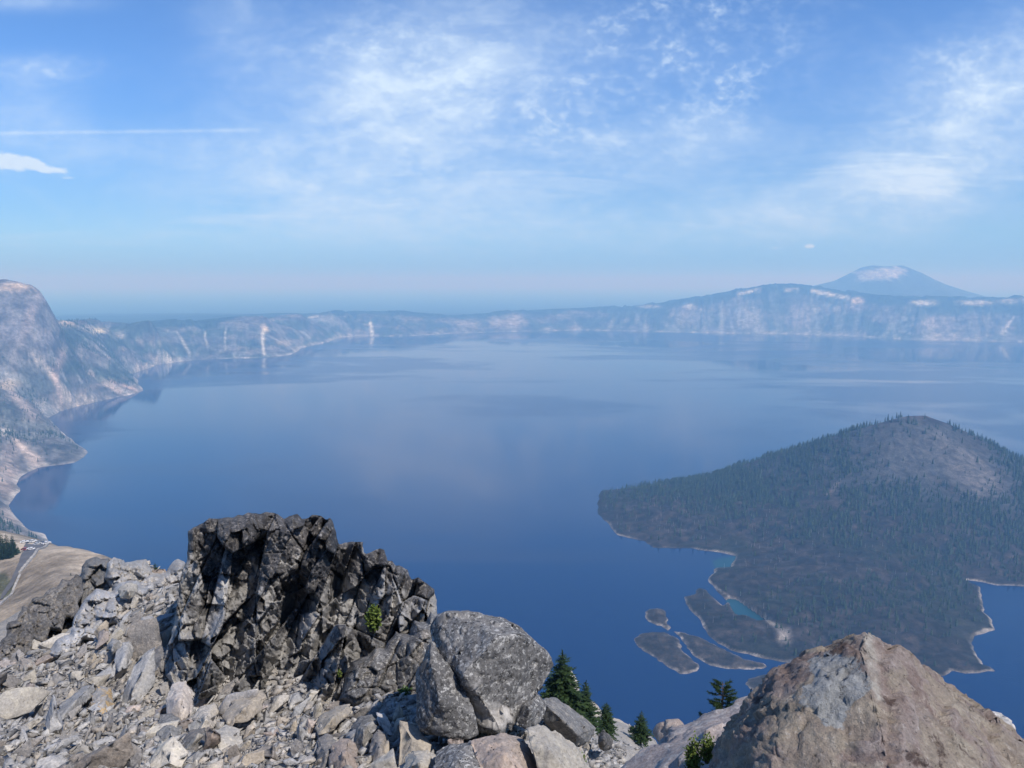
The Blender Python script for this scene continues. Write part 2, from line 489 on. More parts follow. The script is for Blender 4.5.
def densify(pts, step_frac=0.02, jag=0.0, seed=3):
    rnd = random.Random(seed)
    out = []
    n = len(pts)
    for i in range(n):
        a, b = pts[i], pts[(i + 1) % n]
        L = math.hypot(b[0] - a[0], b[1] - a[1])
        d = math.hypot(a[0], a[1])
        k = max(1, min(8, int(L / (d * step_frac))))
        for j in range(k):
            t = j / k
            x, y = a[0] + (b[0] - a[0]) * t, a[1] + (b[1] - a[1]) * t
            if j:
                x += rnd.uniform(-1, 1) * jag * L / k; y += rnd.uniform(-1, 1) * jag * L / k
            out.append((x, y))
    return out

shore_px = [(45, 533), (30, 531), (22, 523), (12, 513), (8, 506), (21, 490), (16, 485), (20, 477), (39, 467), (60, 465), (74, 463), (88, 452),
            (80, 446), (66, 436), (47, 418), (60, 411), (78, 406), (100, 401), (129, 395), (143, 391), (138, 382), (131, 374), (156, 365), (175, 362), (195, 360), (225, 358.5),
            (256, 358), (290, 355), (301, 348), (327, 342), (342, 337), (370, 336), (398, 336.5), (425, 335), (451, 333.5), (518, 331.5), (548, 331),
            (578, 330), (640, 331.5), (700, 333), (790, 334), (846, 336), (880, 338), (910, 339.5), (960, 340.5), (1024, 342), (1150, 345), (1300, 352)]
shore = [G(a, b)[:2] for a, b in shore_px]
lake_poly = densify(shore + [(9000, 5200), (9500, 2500), (6500, 300), (3200, 120), (1500, 420), (700, 720), (200, 850), (-300, 900), (-650, 1150)], 0.02, 0.10)

# ------------------------------------------------------------------ lake
def build_lake():
    m, t, p = principled('lake_water')
    P = posn(t)
    a = t.noise(t.vmul(P, (0.00030, 0.00055, 0)), 1.0, 5, 0.55, 0.7)
    b = t.noise(t.vmul(P, (0.0007, 0.0016, 0)), 1.0, 6, 0.6, 0.9)
    sl = t.ramp(t.math('ADD', t.math('MULTIPLY', a, 0.62), t.math('MULTIPLY', b, 0.38)), 0.42, 0.53)
    t.put(p.inputs['Base Color'], t.mix(b, (0.0001, 0.014, 0.074), (0.0003, 0.019, 0.096)))
    t.put(p.inputs['Roughness'], t.ramp(sl, 0, 1, 0.22, 0.05))
    p.inputs['IOR'].default_value = 1.33
    w1 = t.noise(P, 0.35, 4, 0.6)
    w2 = t.noise(t.vmul(P, (0.02, 0.05, 0)), 1.0, 4, 0.6)
    h = w1
    p.inputs['Specular IOR Level'].default_value = 0.5
    bp = t.new('ShaderNodeBump')
    bp.inputs['Distance'].default_value = 0.5
    t.put(bp.inputs['Strength'], t.ramp(sl, 0, 1, 0.60, 0.06))
    t.put(bp.inputs['Height'], h)
    t.put(p.inputs['Normal'], bp.outputs[0])
    xs = np.linspace(-4500, 11000, 60); ys = np.linspace(60, 11000, 50)
    X, Y = np.meshgrid(xs, ys)
    V = np.stack([X.ravel(), Y.ravel(), np.zeros(X.size)], 1)
    o = mesh_obj('lake', V, grid_faces(50, 60), m)
    tag(o, kind='structure', label='deep blue caldera lake with smooth and rippled patches')
build_lake()

# ------------------------------------------------------------------ caldera terrain
SHORE_Y = sorted([(a, G(a, b)[1]) for a, b in shore_px if a > 140])
sk_x = [s[0] for s in SHORE_Y]; sk_y = [s[1] for s in SHORE_Y]
def rbf_fit(u, v, z):
    n = len(u)
    A = np.zeros((n + 3, n + 3))
    D = np.hypot(u[:, None] - u[None], v[:, None] - v[None])
    A[:n, :n] = D
    A[:n, n] = 1; A[:n, n + 1] = u; A[:n, n + 2] = v
    A[n, :n] = 1; A[n + 1, :n] = u; A[n + 2, :n] = v
    A[:n, :n] += np.eye(n) * 1e-6
    return np.linalg.lstsq(A, np.concatenate([z, [0, 0, 0]]), rcond=None)[0]
def rbf_eval(w, cu, cv, u, v):
    out = np.full(u.shape, w[-3]) + w[-2] * u + w[-1] * v
    for i in range(len(cu)):
        out = out + w[i] * np.hypot(u - cu[i], v - cv[i])
    return out

skyline = [(150, 320), (175, 321), (200, 323), (230, 319), (265, 317), (300, 314.5), (330, 311), (360, 309.5), (385, 312), (400, 313.5), (440, 316.5), (470, 317.5),
           (490, 315), (510, 312), (560, 311), (600, 309), (640, 307), (680, 302), (705, 299), (720, 296), (742, 291), (765, 287.5), (785, 286.5), (800, 287.5),
           (820, 290), (840, 292), (857, 296), (880, 299), (910, 299.5), (960, 299), (1000, 298.5), (1030, 298), (1100, 297), (1300, 292)]
ctl = []
def cp(px, py, y): ctl.append(W(px, py, y))
def cw(u, y, z): ctl.append((u * y, y, z))
for a, b in skyline:
    ys = float(np.interp(a, sk_x, sk_y))
    top = W(a, b, ys + 750)
    ctl.append(top)
    ctl.append((top[0] * 1.12, top[1] * 1.12, top[2] - 40 - top[2] * 0.12))
    mid = W(a, b, ys + 330)
    ctl.append((mid[0], mid[1], top[2] * 0.42))
for x, y in lake_poly[::1]:
    if y > 500 and abs(x / y) < 1.5: ctl.append((x, y, 0.0))
for a, b, y in [(-200, 285, 3100), (-80, 288, 3400), (0, 290, 3500), (18, 288, 3550), (30, 287, 3600), (40, 291, 3620), (47, 302, 3660), (54, 314, 3700), (50, 322, 4050), (62, 322, 4150), (70, 320, 4400), (85, 321, 4500), (100, 322.5, 4900), (125, 325.5, 5400),
                (-80, 350, 3100), (0, 350, 3250), (25, 351, 3300), (52, 352, 3420), (62, 335, 3720), (85, 345, 4000), (100, 352, 4150), (120, 345, 4900), (130, 350, 4800),
                (60, 380, 3340), (95, 378, 3760), (30, 400, 2850), (0, 400, 2700), (-80, 400, 2500), (30, 440, 2450), (55, 440, 2480), (0, 440, 2320), (-80, 450, 2000), (0, 475, 2030), (-60, 500, 1500),
                (0, 500, 1820), (0, 522, 1560), (-60, 525, 1100), (10, 533, 1420), (30, 536.5, 1450)]:
    cp(a, b, y)
for a, b, y in [(-80, 560, 380), (0, 563, 430), (20, 552, 445), (45, 543.5, 450), (70, 546, 430), (98, 553.5, 400), (120, 560, 370), (0, 600, 330), (0, 632, 280), (40, 600, 300), (85, 577, 320), (-100, 640, 260), (60, 640, 240), (120, 640, 300)]:
    cp(a, b, y)
cp(130, 590, 370); cp(160, 620, 400); cp(110, 575, 460); cw(-0.62, 560, 362); cw(-0.58, 560, 340); cw(-0.5, 520, 320); cw(-0.62, 800, 235); cw(-0.5, 800, 130); cw(-0.68, 1100, 190); cw(-0.8, 800, 280); cw(-0.6, 1150, 90)
for u in (-0.9, -0.72, -0.55): cw(u, 100, CAMZ - 55); cw(u, 60, CAMZ - 33); cw(u, 180, CAMZ - 97)
for u in (-0.4, -0.2, 0.0, 0.2, 0.45, 0.7, 1.0, 1.4):
    cw(u, 60, CAMZ - 45); cw(u, 100, CAMZ - 76); cw(u, 200, CAMZ - 148); cw(u, 320, CAMZ - 232); cw(u, 600, CAMZ - 435)
for u in (-1.4, -1.0, -0.7, -0.58, -0.5, -0.4, -0.3, -0.1, 0.1, 0.3, 0.5, 0.7, 1.0, 1.4):
    cw(u, 13500, 10); cw(u, 18000, -90); cw(u, 30000, -150); cw(u, 80000, -190)
cw(-1.4, 3000, 560); cw(-1.4, 1200, 420); cw(-1.2, 4500, 300); cw(-0.8, 4800, 330); cw(-0.62, 4600, 200); cw(-0.6, 6200, 150); cw(-0.55, 7500, 120)
ctl = np.array(ctl)
cu = ctl[:, 0] / ctl[:, 1]; cv = np.log(ctl[:, 1]); cz = ctl[:, 2]
key = np.round(np.stack([cu, cv], 1) / 0.004).astype(int)
_, ui = np.unique(key, axis=0, return_index=True)
cu, cv, cz = cu[ui], cv[ui], cz[ui]
WT = rbf_fit(cu, cv, cz)

def terrain_z(x, y):
    sd, s = poly_sd(x, y, lake_poly)
    u = x / y; v = np.log(y)
    z = rbf_eval(WT, cu, cv, u, v)
    far = sstep(700, 2500, y)
    wx = s + 90 * fbm(x / 400, y / 400, oct=3, seed=5)
    out = np.clip(sd, 0, None)
    # gullies and ribs run straight down to the lake
    env = sstep(0, 160, out) * (1 - 0.75 * sstep(900, 1800, out)) * far
    gul = ridge(wx / 210, out / 1500, 4, 11)
    z = z + env * (gul * 34 - 6) * (1 - 0.8 * ((x / y < -0.56) & (z > 330) & (y < 4000)))
    hp = 1 - 0.65 * ((x / y < -0.56) & (z > 330) & (y < 4000))
    z = z + hp * env * 16 * fbm(wx / 45, out / 160, oct=4, seed=21) + env * 7 * ridge(x / 38, y / 55, 3, 24)
    z = z + far * sstep(700, 1500, out) * (26 * fbm(x / 900, y / 900, oct=4, seed=9)) * (1 - sstep(9500, 20000, y) * 0.2)
    z = z + sstep(12000, 16000, y) * 60 * fbm(x / 3500, y / 6000, oct=3, seed=41)
    # cliff band under the rim
    near = 1 - far
    z = z + near * 3.0 * fbm(x / 60, y / 60, oct=4, seed=14) * sstep(80, 200, y) * sstep(0, 50, out) * (1 - 0.7 * sstep(250, 300, y) * (1 - sstep(470, 520, y)))
    z = np.where(sd > 0, np.maximum(z, np.minimum(sd * 0.12, 4)), np.minimum(z, sd * 0.3))
    return z, sd, s, gul

def patch_amt(PX, PY, px, py, rx, ry, rot=0.0):
    c, s = math.cos(rot), math.sin(rot)
    dx, dy = PX - px, PY - py
    a = (dx * c + dy * s) / rx; b = (-dx * s + dy * c) / ry
    return np.exp(-(a * a + b * b) ** 1.5)
def lineseg(PX, PY, x0, y0, x1, y1, w0, w1):
    dx, dy = x1 - x0, y1 - y0
    t = np.clip(((PX - x0) * dx + (PY - y0) * dy) / (dx * dx + dy * dy), 0, 1)
    d = np.hypot(PX - x0 - t * dx, PY - y0 - t * dy)
    w = w0 + (w1 - w0) * t
    return np.exp(-(d / w) ** 2.5)

def build_terrain():
    u = np.concatenate([np.linspace(-1.5, -0.74, 40, endpoint=False), np.linspace(-0.74, 0.74, 1000), np.linspace(0.74, 1.5, 41)[1:]])
    ys = [62.0]
    while ys[-1] < 80000:
        y = ys[-1]
        st = 0.022 if y < 250 else 0.012 if y < 560 else 0.03 if y < 1300 else 0.011 if y < 2300 else 0.0065 if y < 5500 else 0.0058 if y < 10400 else 0.02 if y < 20000 else 0.05
        ys.append(y * (1 + st))
    ys = np.array(ys)
    U, Y = np.meshgrid(u, ys)
    X = U * Y
    x, y = X.ravel(), Y.ravel()
    z, sd, s, gul = terrain_z(x, y)
    V = np.stack([x, y, z], 1)
    # ---- surface colours, with gully shade and a haze tint put in
    PX, PY = proj(x, y, z)
    Z = z.reshape(X.shape)
    gy = np.gradient(Z, axis=0) / np.gradient(Y, axis=0)
    gx = np.gradient(Z, axis=1) / (np.gradient(X, axis=1) + 1e-6)
    slope = np.hypot(gx, gy).ravel()
    out = np.clip(sd, 0, None)
    n1 = fbm(x / 260, y / 260, z / 120, 5, 31); n2 = fbm(x / 60, y / 60, z / 40, 4, 33)
    wx = s + 60 * fbm(x / 300, y / 300, oct=3, seed=5)
    chute = fbm(wx / 55, out / 900, oct=4, seed=51)
    rock = np.array([0.155, 0.142, 0.138]); rock2 = np.array([0.088, 0.087, 0.090]); scree = np.array([0.235, 0.232, 0.23])
    forest = np.array([0.035, 0.055, 0.036]); pum = np.array([0.42, 0.35, 0.26]); beige = np.array([0.30, 0.25, 0.19])
    def mixc(c, d, t): return c + (np.asarray(d) - c) * t[:, None]
    c = np.tile(rock, (len(x), 1))
    c = mixc(c, rock2, sstep(-0.2, 0.35, n1 + 0.3 * n2))
    c = mixc(c, scree, sstep(0.05, 0.4, chute - 0.25 * gul) * 0.8)
    hz = fbm(z / 30, out / 400, x / 900, 4, 71)          # layered lava bands
    c = mixc(c, [0.25, 0.20, 0.17], sstep(0.15, 0.4, hz) * 0.5)
    farm = sstep(3000, 5000, y)
    # forest: patches on the slopes, closed on the outer flanks and the tops
    fo = fbm(x / 330, y / 330, z / 90, 5, 61) + 0.35 * n2
    fmask = sstep(0.02, 0.28, fo + 0.12 * farm - 0.25 * (gul < -0.4)) * 0.8
    fmask = np.maximum(fmask, sstep(480, 640, out + 150 * n1) * (y > 3600) * 0.97)
    fmask *= sstep(1500, 2600, y)
    left_dry = (PX < 60) & (y < 3900)
    fmask = np.where(left_dry, fmask * 0.45, fmask)
    c = mixc(c, forest, fmask)
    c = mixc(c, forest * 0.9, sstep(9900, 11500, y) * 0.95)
    n3 = fbm(x / 13, y / 26, z / 10, 3, 35)
    c = c * (1 + 0.5 * n3 * (y < 6000))[:, None]
    rb = ridge(wx / 26, out / 420, 3, 57)
    c = c * (1 - 0.38 * sstep(0.1, 0.75, rb) * sstep(30, 120, out))[:, None]  # darker gully lines: shade put into the colour instead of relief
    hh = ((x / y < -0.55) & (y < 4000) & (z > 350))
    c = np.where(hh[:, None], c * 0.45 + np.array([0.125, 0.118, 0.125]) * 0.55, c)
    # pumice caps along the crest and painted-looking but real scars
    def P_(px, py, rx, ry, col, amt, rot=0.0, ymin=1200):
        nonlocal c
        a = patch_amt(PX + 3 * n2, PY + 1.5 * n1, px, py, rx, ry, rot) * amt * (y > ymin) * np.clip(1.0 + 0.8 * n2, 0.2, 1.0) * (out < 1300)
        c = mixc(c, col, a)
    def L_(x0, y0, x1, y1, w0, w1, col, amt):
        nonlocal c
        a = lineseg(PX + 2 * n1, PY, x0, y0, x1, y1, w0, w1) * amt * (y > 1200) * np.clip(1.1 + 0.5 * n2, 0.2, 1.0)
        c = mixc(c, col, a)
    tan = (0.50, 0.38, 0.27); wht = (0.55, 0.50, 0.45); pink = (0.38, 0.29, 0.26)
    P_(14, 287, 18, 4, tan, 0.95); P_(68, 323, 9, 3.5, tan, 0.7); P_(99, 331, 9, 3, (0.55, 0.47, 0.32), 0.95); P_(88, 328, 5, 3, wht, 0.7)
    P_(30, 318, 6, 28, (0.25, 0.21, 0.20), 0.8, 0.35); P_(12, 330, 12, 18, (0.16, 0.15, 0.165), 0.7); P_(45, 340, 12, 12, (0.17, 0.155, 0.165), 0.7)
    L_(30, 355, 56, 377, 2, 3.2, (0.47, 0.41, 0.36), 0.9); L_(56, 377, 62, 395, 2.2, 4, pink, 0.8); L_(62, 355, 54, 375, 5, 4, pink, 0.7)
    L_(88, 372, 120, 392, 1.5, 2.5, (0.43, 0.35, 0.31), 0.8); L_(65, 395, 78, 407, 1.5, 2.5, tan, 0.7); L_(108, 380, 135, 390, 1.2, 2, pink, 0.8)
    L_(10, 392, 34, 415, 3, 6, (0.33, 0.27, 0.25), 0.8); P_(8, 385, 12, 5, (0.42, 0.33, 0.24), 0.8)
    L_(14, 438, 36, 462, 2.2, 7, (0.40, 0.32, 0.275), 0.95); P_(8, 480, 14, 18, (0.38, 0.29, 0.245), 0.8); P_(4, 432, 10, 4, wht, 0.6); P_(10, 452, 9, 8, pink, 0.5)
    P_(14, 515, 14, 10, (0.38, 0.30, 0.26), 0.8); P_(35, 531, 12, 5, (0.42, 0.36, 0.33), 0.9)
    P_(264, 329, 4.5, 4, (0.62, 0.47, 0.34), 1.0); L_(263, 331, 263.5, 354, 2.0, 1.6, wht, 0.9); P_(284, 343, 8, 3, tan, 0.5); P_(300, 349, 6, 3, tan, 0.4)
    L_(371, 323, 371.5, 336, 1.6, 2.2, (0.6, 0.57, 0.52), 0.95); L_(309, 317.5, 318, 316, 1.0, 1.0, wht, 0.7)
    L_(177, 332, 190, 354, 1.0, 1.6, wht, 0.6); L_(205, 332, 208, 347, 0.9, 1.2, wht, 0.5); L_(226, 328, 225, 348, 0.9, 1.0, wht, 0.6); P_(120, 335, 7, 4, wht, 0.4)
    P_(170, 336, 14, 8, (0.16, 0.15, 0.15), 0.4); P_(495, 321, 8, 4, (0.38, 0.33, 0.29), 0.7); P_(515, 321, 10, 7, (0.40, 0.34, 0.31), 0.8); P_(470, 324, 12, 5, (0.36, 0.31, 0.28), 0.6)
    for q in range(22):                     # pale scree chutes on the far wall
        rr = random.Random(q * 7 + 1)
        bx = 560 + q * 21.5 + rr.uniform(-12, 12)
        ty = float(np.interp(bx, [k[0] for k in skyline], [k[1] for k in skyline])) + rr.uniform(4, 10)
        by = float(np.interp(bx, [k[0] for k in shore_px[24:]], [k[1] for k in shore_px[24:]]))
        L_(bx, ty + rr.uniform(0, 8), bx + rr.uniform(-9, 9), by, rr.uniform(0.5, 1.3), rr.uniform(2.5, 7.5), (0.26, 0.262, 0.262), rr.uniform(0.25, 0.6))
    P_(750, 318, 11, 12, (0.33, 0.31, 0.30), 0.7); P_(740, 313, 5, 14, (0.34, 0.32, 0.31), 0.6); P_(690, 318, 14, 12, (0.33, 0.29, 0.28), 0.5); P_(800, 316, 12, 15, (0.36, 0.31, 0.30), 0.6)
    L_(738, 293.5, 760, 289.5, 1.6, 1.6, wht, 0.8); L_(784, 289.5, 798, 290, 1.3, 1.3, wht, 0.8); L_(812, 291, 848, 298, 1.8, 1.8, (0.58, 0.53, 0.47), 0.9)
    P_(857, 301, 7, 3.5, (0.62, 0.50, 0.40), 0.9); P_(924, 303, 12, 3, (0.60, 0.55, 0.49), 0.95); P_(976, 303, 17, 2.2, (0.54, 0.49, 0.44), 0.9); P_(1012, 301, 14, 2.5, wht, 0.7)
    P_(935, 322, 16, 6, (0.36, 0.30, 0.28), 0.7); P_(940, 336, 20, 3.5, (0.42, 0.36, 0.33), 0.7); L_(1014, 318, 1002, 334, 1.2, 2.2, wht, 0.7); P_(690, 306, 6, 2, wht, 0.6); P_(650, 306.5, 12, 1.5, wht, 0.5)
    # pale stranded shoreline
    c = mixc(c, (0.38, 0.34, 0.31), (1 - sstep(4, 14 + y * 0.002, out + 7 * n2)) * (y > 1000) * np.clip(0.55 + 0.9 * fbm(s / 60, s / 190, oct=3, seed=88), 0, 1))
    # dry pumice hill near the car park
    nb = fbm(x / 25, y / 25, oct=4, seed=81)
    hill = (y < 700) & (x / y < -0.3)
    c = np.where(hill[:, None], beige * (1 + 0.16 * nb[:, None]), c)
    grn = sstep(0.15, 0.4, nb + 0.7 * patch_amt(PX, PY, 2, 585, 12, 12)) * ((PX < 22) & (PY > 560) & (PY < 600) & hill)
    c = mixc(c, (0.07, 0.085, 0.045), grn * 0.8)
    near_wall = (y < 700) & ~hill
    c = np.where(near_wall[:, None], np.array([0.25, 0.235, 0.22]) * (1 + 0.3 * nb[:, None]), c)
    c = c * np.where((y > 5200)[:, None], np.array([0.88, 1.0, 1.03]), np.where((y > 1200)[:, None], np.array([0.93, 0.98, 0.98]), 1.0))  # cooler tint by distance, painted in to offset the pink cast of the haze
    fc = grid_faces(len(ys), len(u))
    keep = (z[fc].max(1) > -14) | (sd[fc].min(1) > 0)
    fc = fc[keep]
    V, fc, c = compact(V, fc, c)
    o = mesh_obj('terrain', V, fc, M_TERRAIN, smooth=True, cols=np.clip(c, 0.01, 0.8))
    tag(o, kind='structure', label='steep caldera rim with cliffs, pale scree chutes and forested tops')
build_terrain()

def tz(x, y):
    z, _, _, _ = terrain_z(np.atleast_1d(np.asarray(x, float)), np.atleast_1d(np.asarray(y, float)))
    return z

# far peak
def build_peak():
    prof = [(780, 290), (800, 289), (820, 284), (835, 280.5), (850, 273), (862, 267), (872, 265), (885, 266), (902, 265), (910, 268), (925, 275), (945, 284), (965, 290.5), (985, 296), (1005, 300), (1050, 308)]
    yc = 13000.0
    pts = [W(a, b, yc) for a, b in prof]
    px_ = np.array([p[0] for p in pts]); pz = np.array([p[2] for p in pts])
    xs = np.linspace(px_[0] - 1500, px_[-1] + 1500, 260); ys = np.linspace(yc - 2600, yc + 2600, 130)
    X, Y = np.meshgrid(xs, ys)
    base = np.interp(X, px_, pz, left=0, right=0)
    base = np.minimum(base, np.interp(X, [px_[0] - 1500, px_[0], px_[-1], px_[-1] + 1500], [-80, 1200, 1200, -80]))
    rad = np.abs(Y - yc)
    Z = base - rad * 0.30 - np.where(rad > 300, (rad - 300) * 0.06, 0)
    Z += 45 * ridge(X / 420, Y / 1100, 4, 3) * sstep(0, 500, rad) + 14 * fbm(X / 120, Y / 120, oct=4, seed=8) * sstep(0, 200, rad)
    Z = np.maximum(Z, -120)
    x, y, z = X.ravel(), Y.ravel(), Z.ravel()
    PX, PY = proj(x, y, z)
    n = fbm(x / 260, y / 420, z / 100, 5, 4)
    c = np.tile(np.array([0.05, 0.062, 0.05]), (len(x), 1))
    n9 = fbm(x / 90 + 0.8 * (z / 200), y / 500, z / 420, 4, 14)
    k = sstep(0.1, 0.7, patch_amt(PX, PY, 882, 273, 25, 8.5, 0.0) * 1.15 + 0.7 * n + 0.9 * n9 - 0.25) * (z > 560)
    c = c + (np.array([0.40, 0.43, 0.46]) - c) * k[:, None] * 0.9
    o = mesh_obj('mountain', np.stack([x, y, z], 1), grid_faces(130, 260), M_TERRAIN, smooth=True, cols=c)
    tag(o, kind='structure', label='distant hazy peak with pale scree below its flat summit')
build_peak()
def build_far_hill():
    for px0, py0, wpx, yy in ((480, 311.5, 26, 17000.0), (105, 318.5, 60, 15000.0), (240, 317, 80, 11500.0)):
        cx, cy, cz_ = W(px0, py0, yy)
        rad = wpx / F * yy
        xs = np.linspace(cx - rad * 1.6, cx + rad * 1.6, 60); ys = np.linspace(cy - 1800, cy + 1800, 40)
        X, Y = np.meshgrid(xs, ys)
        q = np.hypot((X - cx) / rad, (Y - cy) / 1500)
        Z = -120 + (cz_ + 120) * np.clip(1 - q, 0, 1) ** 1.2 * (1 + 0.05 * fbm(X / 400, Y / 400, oct=3, seed=2))
        c = np.tile(np.array([0.05, 0.065, 0.05]), (X.size, 1))
        o = mesh_obj('hill', np.stack([X.ravel(), Y.ravel(), Z.ravel()], 1), grid_faces(40, 60), M_TERRAIN, smooth=True, cols=c)
        tag(o, kind='structure')
build_far_hill()

# ------------------------------------------------------------------ island
isl_px = [(601, 491), (598, 502), (598, 514), (607, 522), (617.5, 535), (630, 538), (645, 541), (653, 547.5), (672, 548), (692, 548), (708, 551), (721, 552.6), (736, 556), (731, 567),
          (716, 568), (708, 580), (716, 590), (728, 602), (722, 606), (706, 590), (699, 588), (696, 594), (684, 597), (686, 604), (692, 612), (699, 618), (703, 627), (707.6, 634), (718.5, 643.6), (730, 650),
          (748, 654), (765, 659), (792, 663), (830, 668), (880, 676), (910, 682), (927, 679), (944, 676), (952, 670.5), (965, 673.5), (979, 673), (988, 671), (996, 671.6), (990, 667), (982.6, 665), (977, 656.6),
          (971, 643), (974, 636), (984.5, 633.5), (995, 630), (992, 620), (983, 612), (982, 600), (980, 587), (966, 580), (982, 582), (997, 585.5), (1024, 586.5), (1070, 580), (1110, 565)]
isl = [G(a, b)[:2] for a, b in isl_px]
isl += [(1560, 1750), (1500, 2100), (1250, 2400), (980, 2370), (780, 2290), (640, 2190), (530, 2110)]
isl += [G(a, b)[:2] for a, b in [(660, 484), (640, 487), (615, 490)]]
isl = densify(isl, 0.008, 0.16, 9)
lag_px = [(729, 599), (736, 600), (748, 608), (766, 621), (770, 627), (758, 627), (745, 622), (735, 617)]
lag = [G(a, b)[:2] for a, b in lag_px]
islet_px = [
    [(645, 616), (645, 612), (650, 609), (658, 608.5), (665, 611), (667, 618), (667, 624), (671, 628), (668, 631), (662, 626), (654, 624), (648, 621)],
    [(634, 639.5), (642, 633.5), (652, 632), (664, 632), (673, 636), (680, 641), (682, 650.5), (690, 657), (699, 665.5), (697, 671), (688, 674), (680, 674), (671, 669), (664, 664), (654, 657), (645, 652), (637, 645)],
    [(673, 631), (685, 633), (699, 637), (710, 643), (721, 648), (733, 654), (743, 659), (765, 664), (767, 667), (762, 669), (745, 669.5), (727, 669), (710, 665.5), (702, 661), (694, 656), (688, 649), (681, 638)],
    [(745, 684), (748, 679), (758, 676), (772, 673), (790, 674), (800, 682), (790, 692), (765, 694), (752, 690)]]
CX, CY = W(903, 412, 1960)[0], 1960.0
def island_height(x, y):
    sd, s = poly_sd(x, y, isl)
    sl, _ = poly_sd(x, y, lag)
    inl = -sd
    r = np.hypot(x - CX, (y - CY))
    zl = np.interp(r, [0, 40, 92, 130, 200, 277, 383, 489, 595, 800, 1000], [242, 242, 246, 226, 186, 143, 92, 56, 31, 10, 6])
    zr = np.interp(r, [0, 40, 84, 104, 150, 250, 314, 380, 450, 600, 1000], [242, 241, 245, 224, 182, 122, 92, 68, 44, 20, 8])
    ang = np.arctan2(y - CY, x - CX)              # 0 right, pi left, -pi/2 towards camera
    lw = sstep(-0.1, 0.75, -np.cos(ang) + 0.15 * np.sin(ang))
    z = zl * lw + zr * (1 - lw)
    ero = fbm(ang * 5 + r / 900, r / 260, oct=4, seed=2)
    z = z + ero * 7 * sstep(70, 160, r) * (1 - sstep(350, 600, r))
    flat = 1 - sstep(330, 620, r)
    lava = 3 + np.minimum(inl * 0.10, 14) + (5 * ridge(x / 60, y / 38, 3, 5) + 5 * fbm(x / 17, y / 17, oct=4, seed=6) + 4 * fbm(x / 120, y / 120, oct=2, seed=3)) * sstep(0, 50, inl)
    z = np.maximum(z * sstep(-20, 190, inl), 0) * (0.35 + 0.65 * sstep(900, 300, r)) + lava * (1 - 0.8 * flat)
    z = np.where(r < 62, z - 14 * (1 - r / 62), z)
    land = np.minimum(z, 0.3 + inl * 0.5)
    land = np.where(sl < 3, np.minimum(land, (sl - 3) * 0.4), land)
    return np.where(inl > 0, land, inl * 0.5), inl, sl, r
def build_island():
    xs = np.arange(90, 1600, 3.6); 
    ys = [960.0]
    while ys[-1] < 2600: ys.append(ys[-1] * 1.0021)
    ys = np.array(ys)
    X, Y = np.meshgrid(xs, ys)
    x, y = X.ravel(), Y.ravel()
    z, inl, sl, r = island_height(x, y)
    PX, PY = proj(x, y, z)
    n1 = fbm(x / 90, y / 90, oct=5, seed=15); n2 = fbm(x / 22, y / 22, oct=4, seed=16); n3 = fbm(x / 9, y / 9, oct=3, seed=17)
    def mixc(c, d, t): return c + (np.asarray(d) - c) * t[:, None]
    c = np.tile(np.array([0.024, 0.022, 0.021]), (len(x), 1))
    c = mixc(c, (0.050, 0.042, 0.038), sstep(-0.25, 0.4, n2))
    c = c * (1 + 0.6 * n3)[:, None]
    c = mixc(c, (0.022, 0.028, 0.02), sstep(0.05, 0.4, n1) * 0.6)
    cone = 1 - sstep(330, 430, r + 60 * n1)
    c = mixc(c, (0.054, 0.057, 0.060), cone)
    c = mixc(c, (0.048, 0.043, 0.043), cone * sstep(0.0, 0.4, n2) * 0.8)
    c = mixc(c, (0.075, 0.062, 0.058), (1 - sstep(60, 110, r)) * 0.8)
    a = np.clip(patch_amt(PX + 8 * n1, PY, 958, 462, 40, 15, 0.55) + patch_amt(PX + 6 * n1, PY + 3 * n2, 975, 478, 28, 18, 0.7) + patch_amt(PX, PY, 943, 440, 14, 5, 0.9), 0, 1) * (y < CY + 60)
    c = mixc(c, (0.13, 0.122, 0.118), a * np.clip(0.9 + 0.5 * n2, 0, 1))
    a = patch_amt(PX + 5 * n1, PY, 915, 455, 40, 26) * (y < CY)
    c = mixc(c, (0.083, 0.085, 0.088), a * 0.8)
    a = patch_amt(PX, PY, 937, 421, 14, 4) * (y < CY + 50)
    c = mixc(c, (0.03, 0.028, 0.03), a)
    a = lineseg(PX + 2 * n1, PY, 840, 480, 828, 494, 1.5, 3) * (y < CY)
    c = mixc(c, (0.16, 0.13, 0.11), a * 0.8)
    c = c * 0.8
    # bleached shoreline
    w = 3.4 + 5 * np.clip(n1 + n2, 0, 1)
    sh = (1 - sstep(w * 0.5, w, np.minimum(inl, np.where(sl > 0, sl, 99)))) * (inl > -3)
    sh *= np.clip(0.5 + 1.3 * fbm(x / 60, y / 60, oct=4, seed=19), 0.08, 1) * (PY > 520)
    c = mixc(c, (0.27, 0.245, 0.22), sh)
    a = patch_amt(PX + 3 * n2, PY + 2 * n1, 784, 636, 7, 9) * 0.7 + lineseg(PX, PY, 709, 583, 765, 619, 1.0, 1.0) * 0.55 + lineseg(PX, PY + 2 * n2, 765, 619, 780, 628, 1.2, 3) * 0.5
    c = mixc(c, (0.30, 0.27, 0.24), np.clip(a, 0, 1))
    fc = grid_faces(len(ys), len(xs))
    fc = fc[z[fc].max(1) > -1.5]
    V, fc, c = compact(np.stack([x, y, z], 1), fc, c)
    o = mesh_obj('island_terrain', V, fc, M_ISLAND, smooth=True, cols=c)
    tag(o, kind='structure', label='cinder cone island with a dark lava flat and a bleached shore')
build_island()
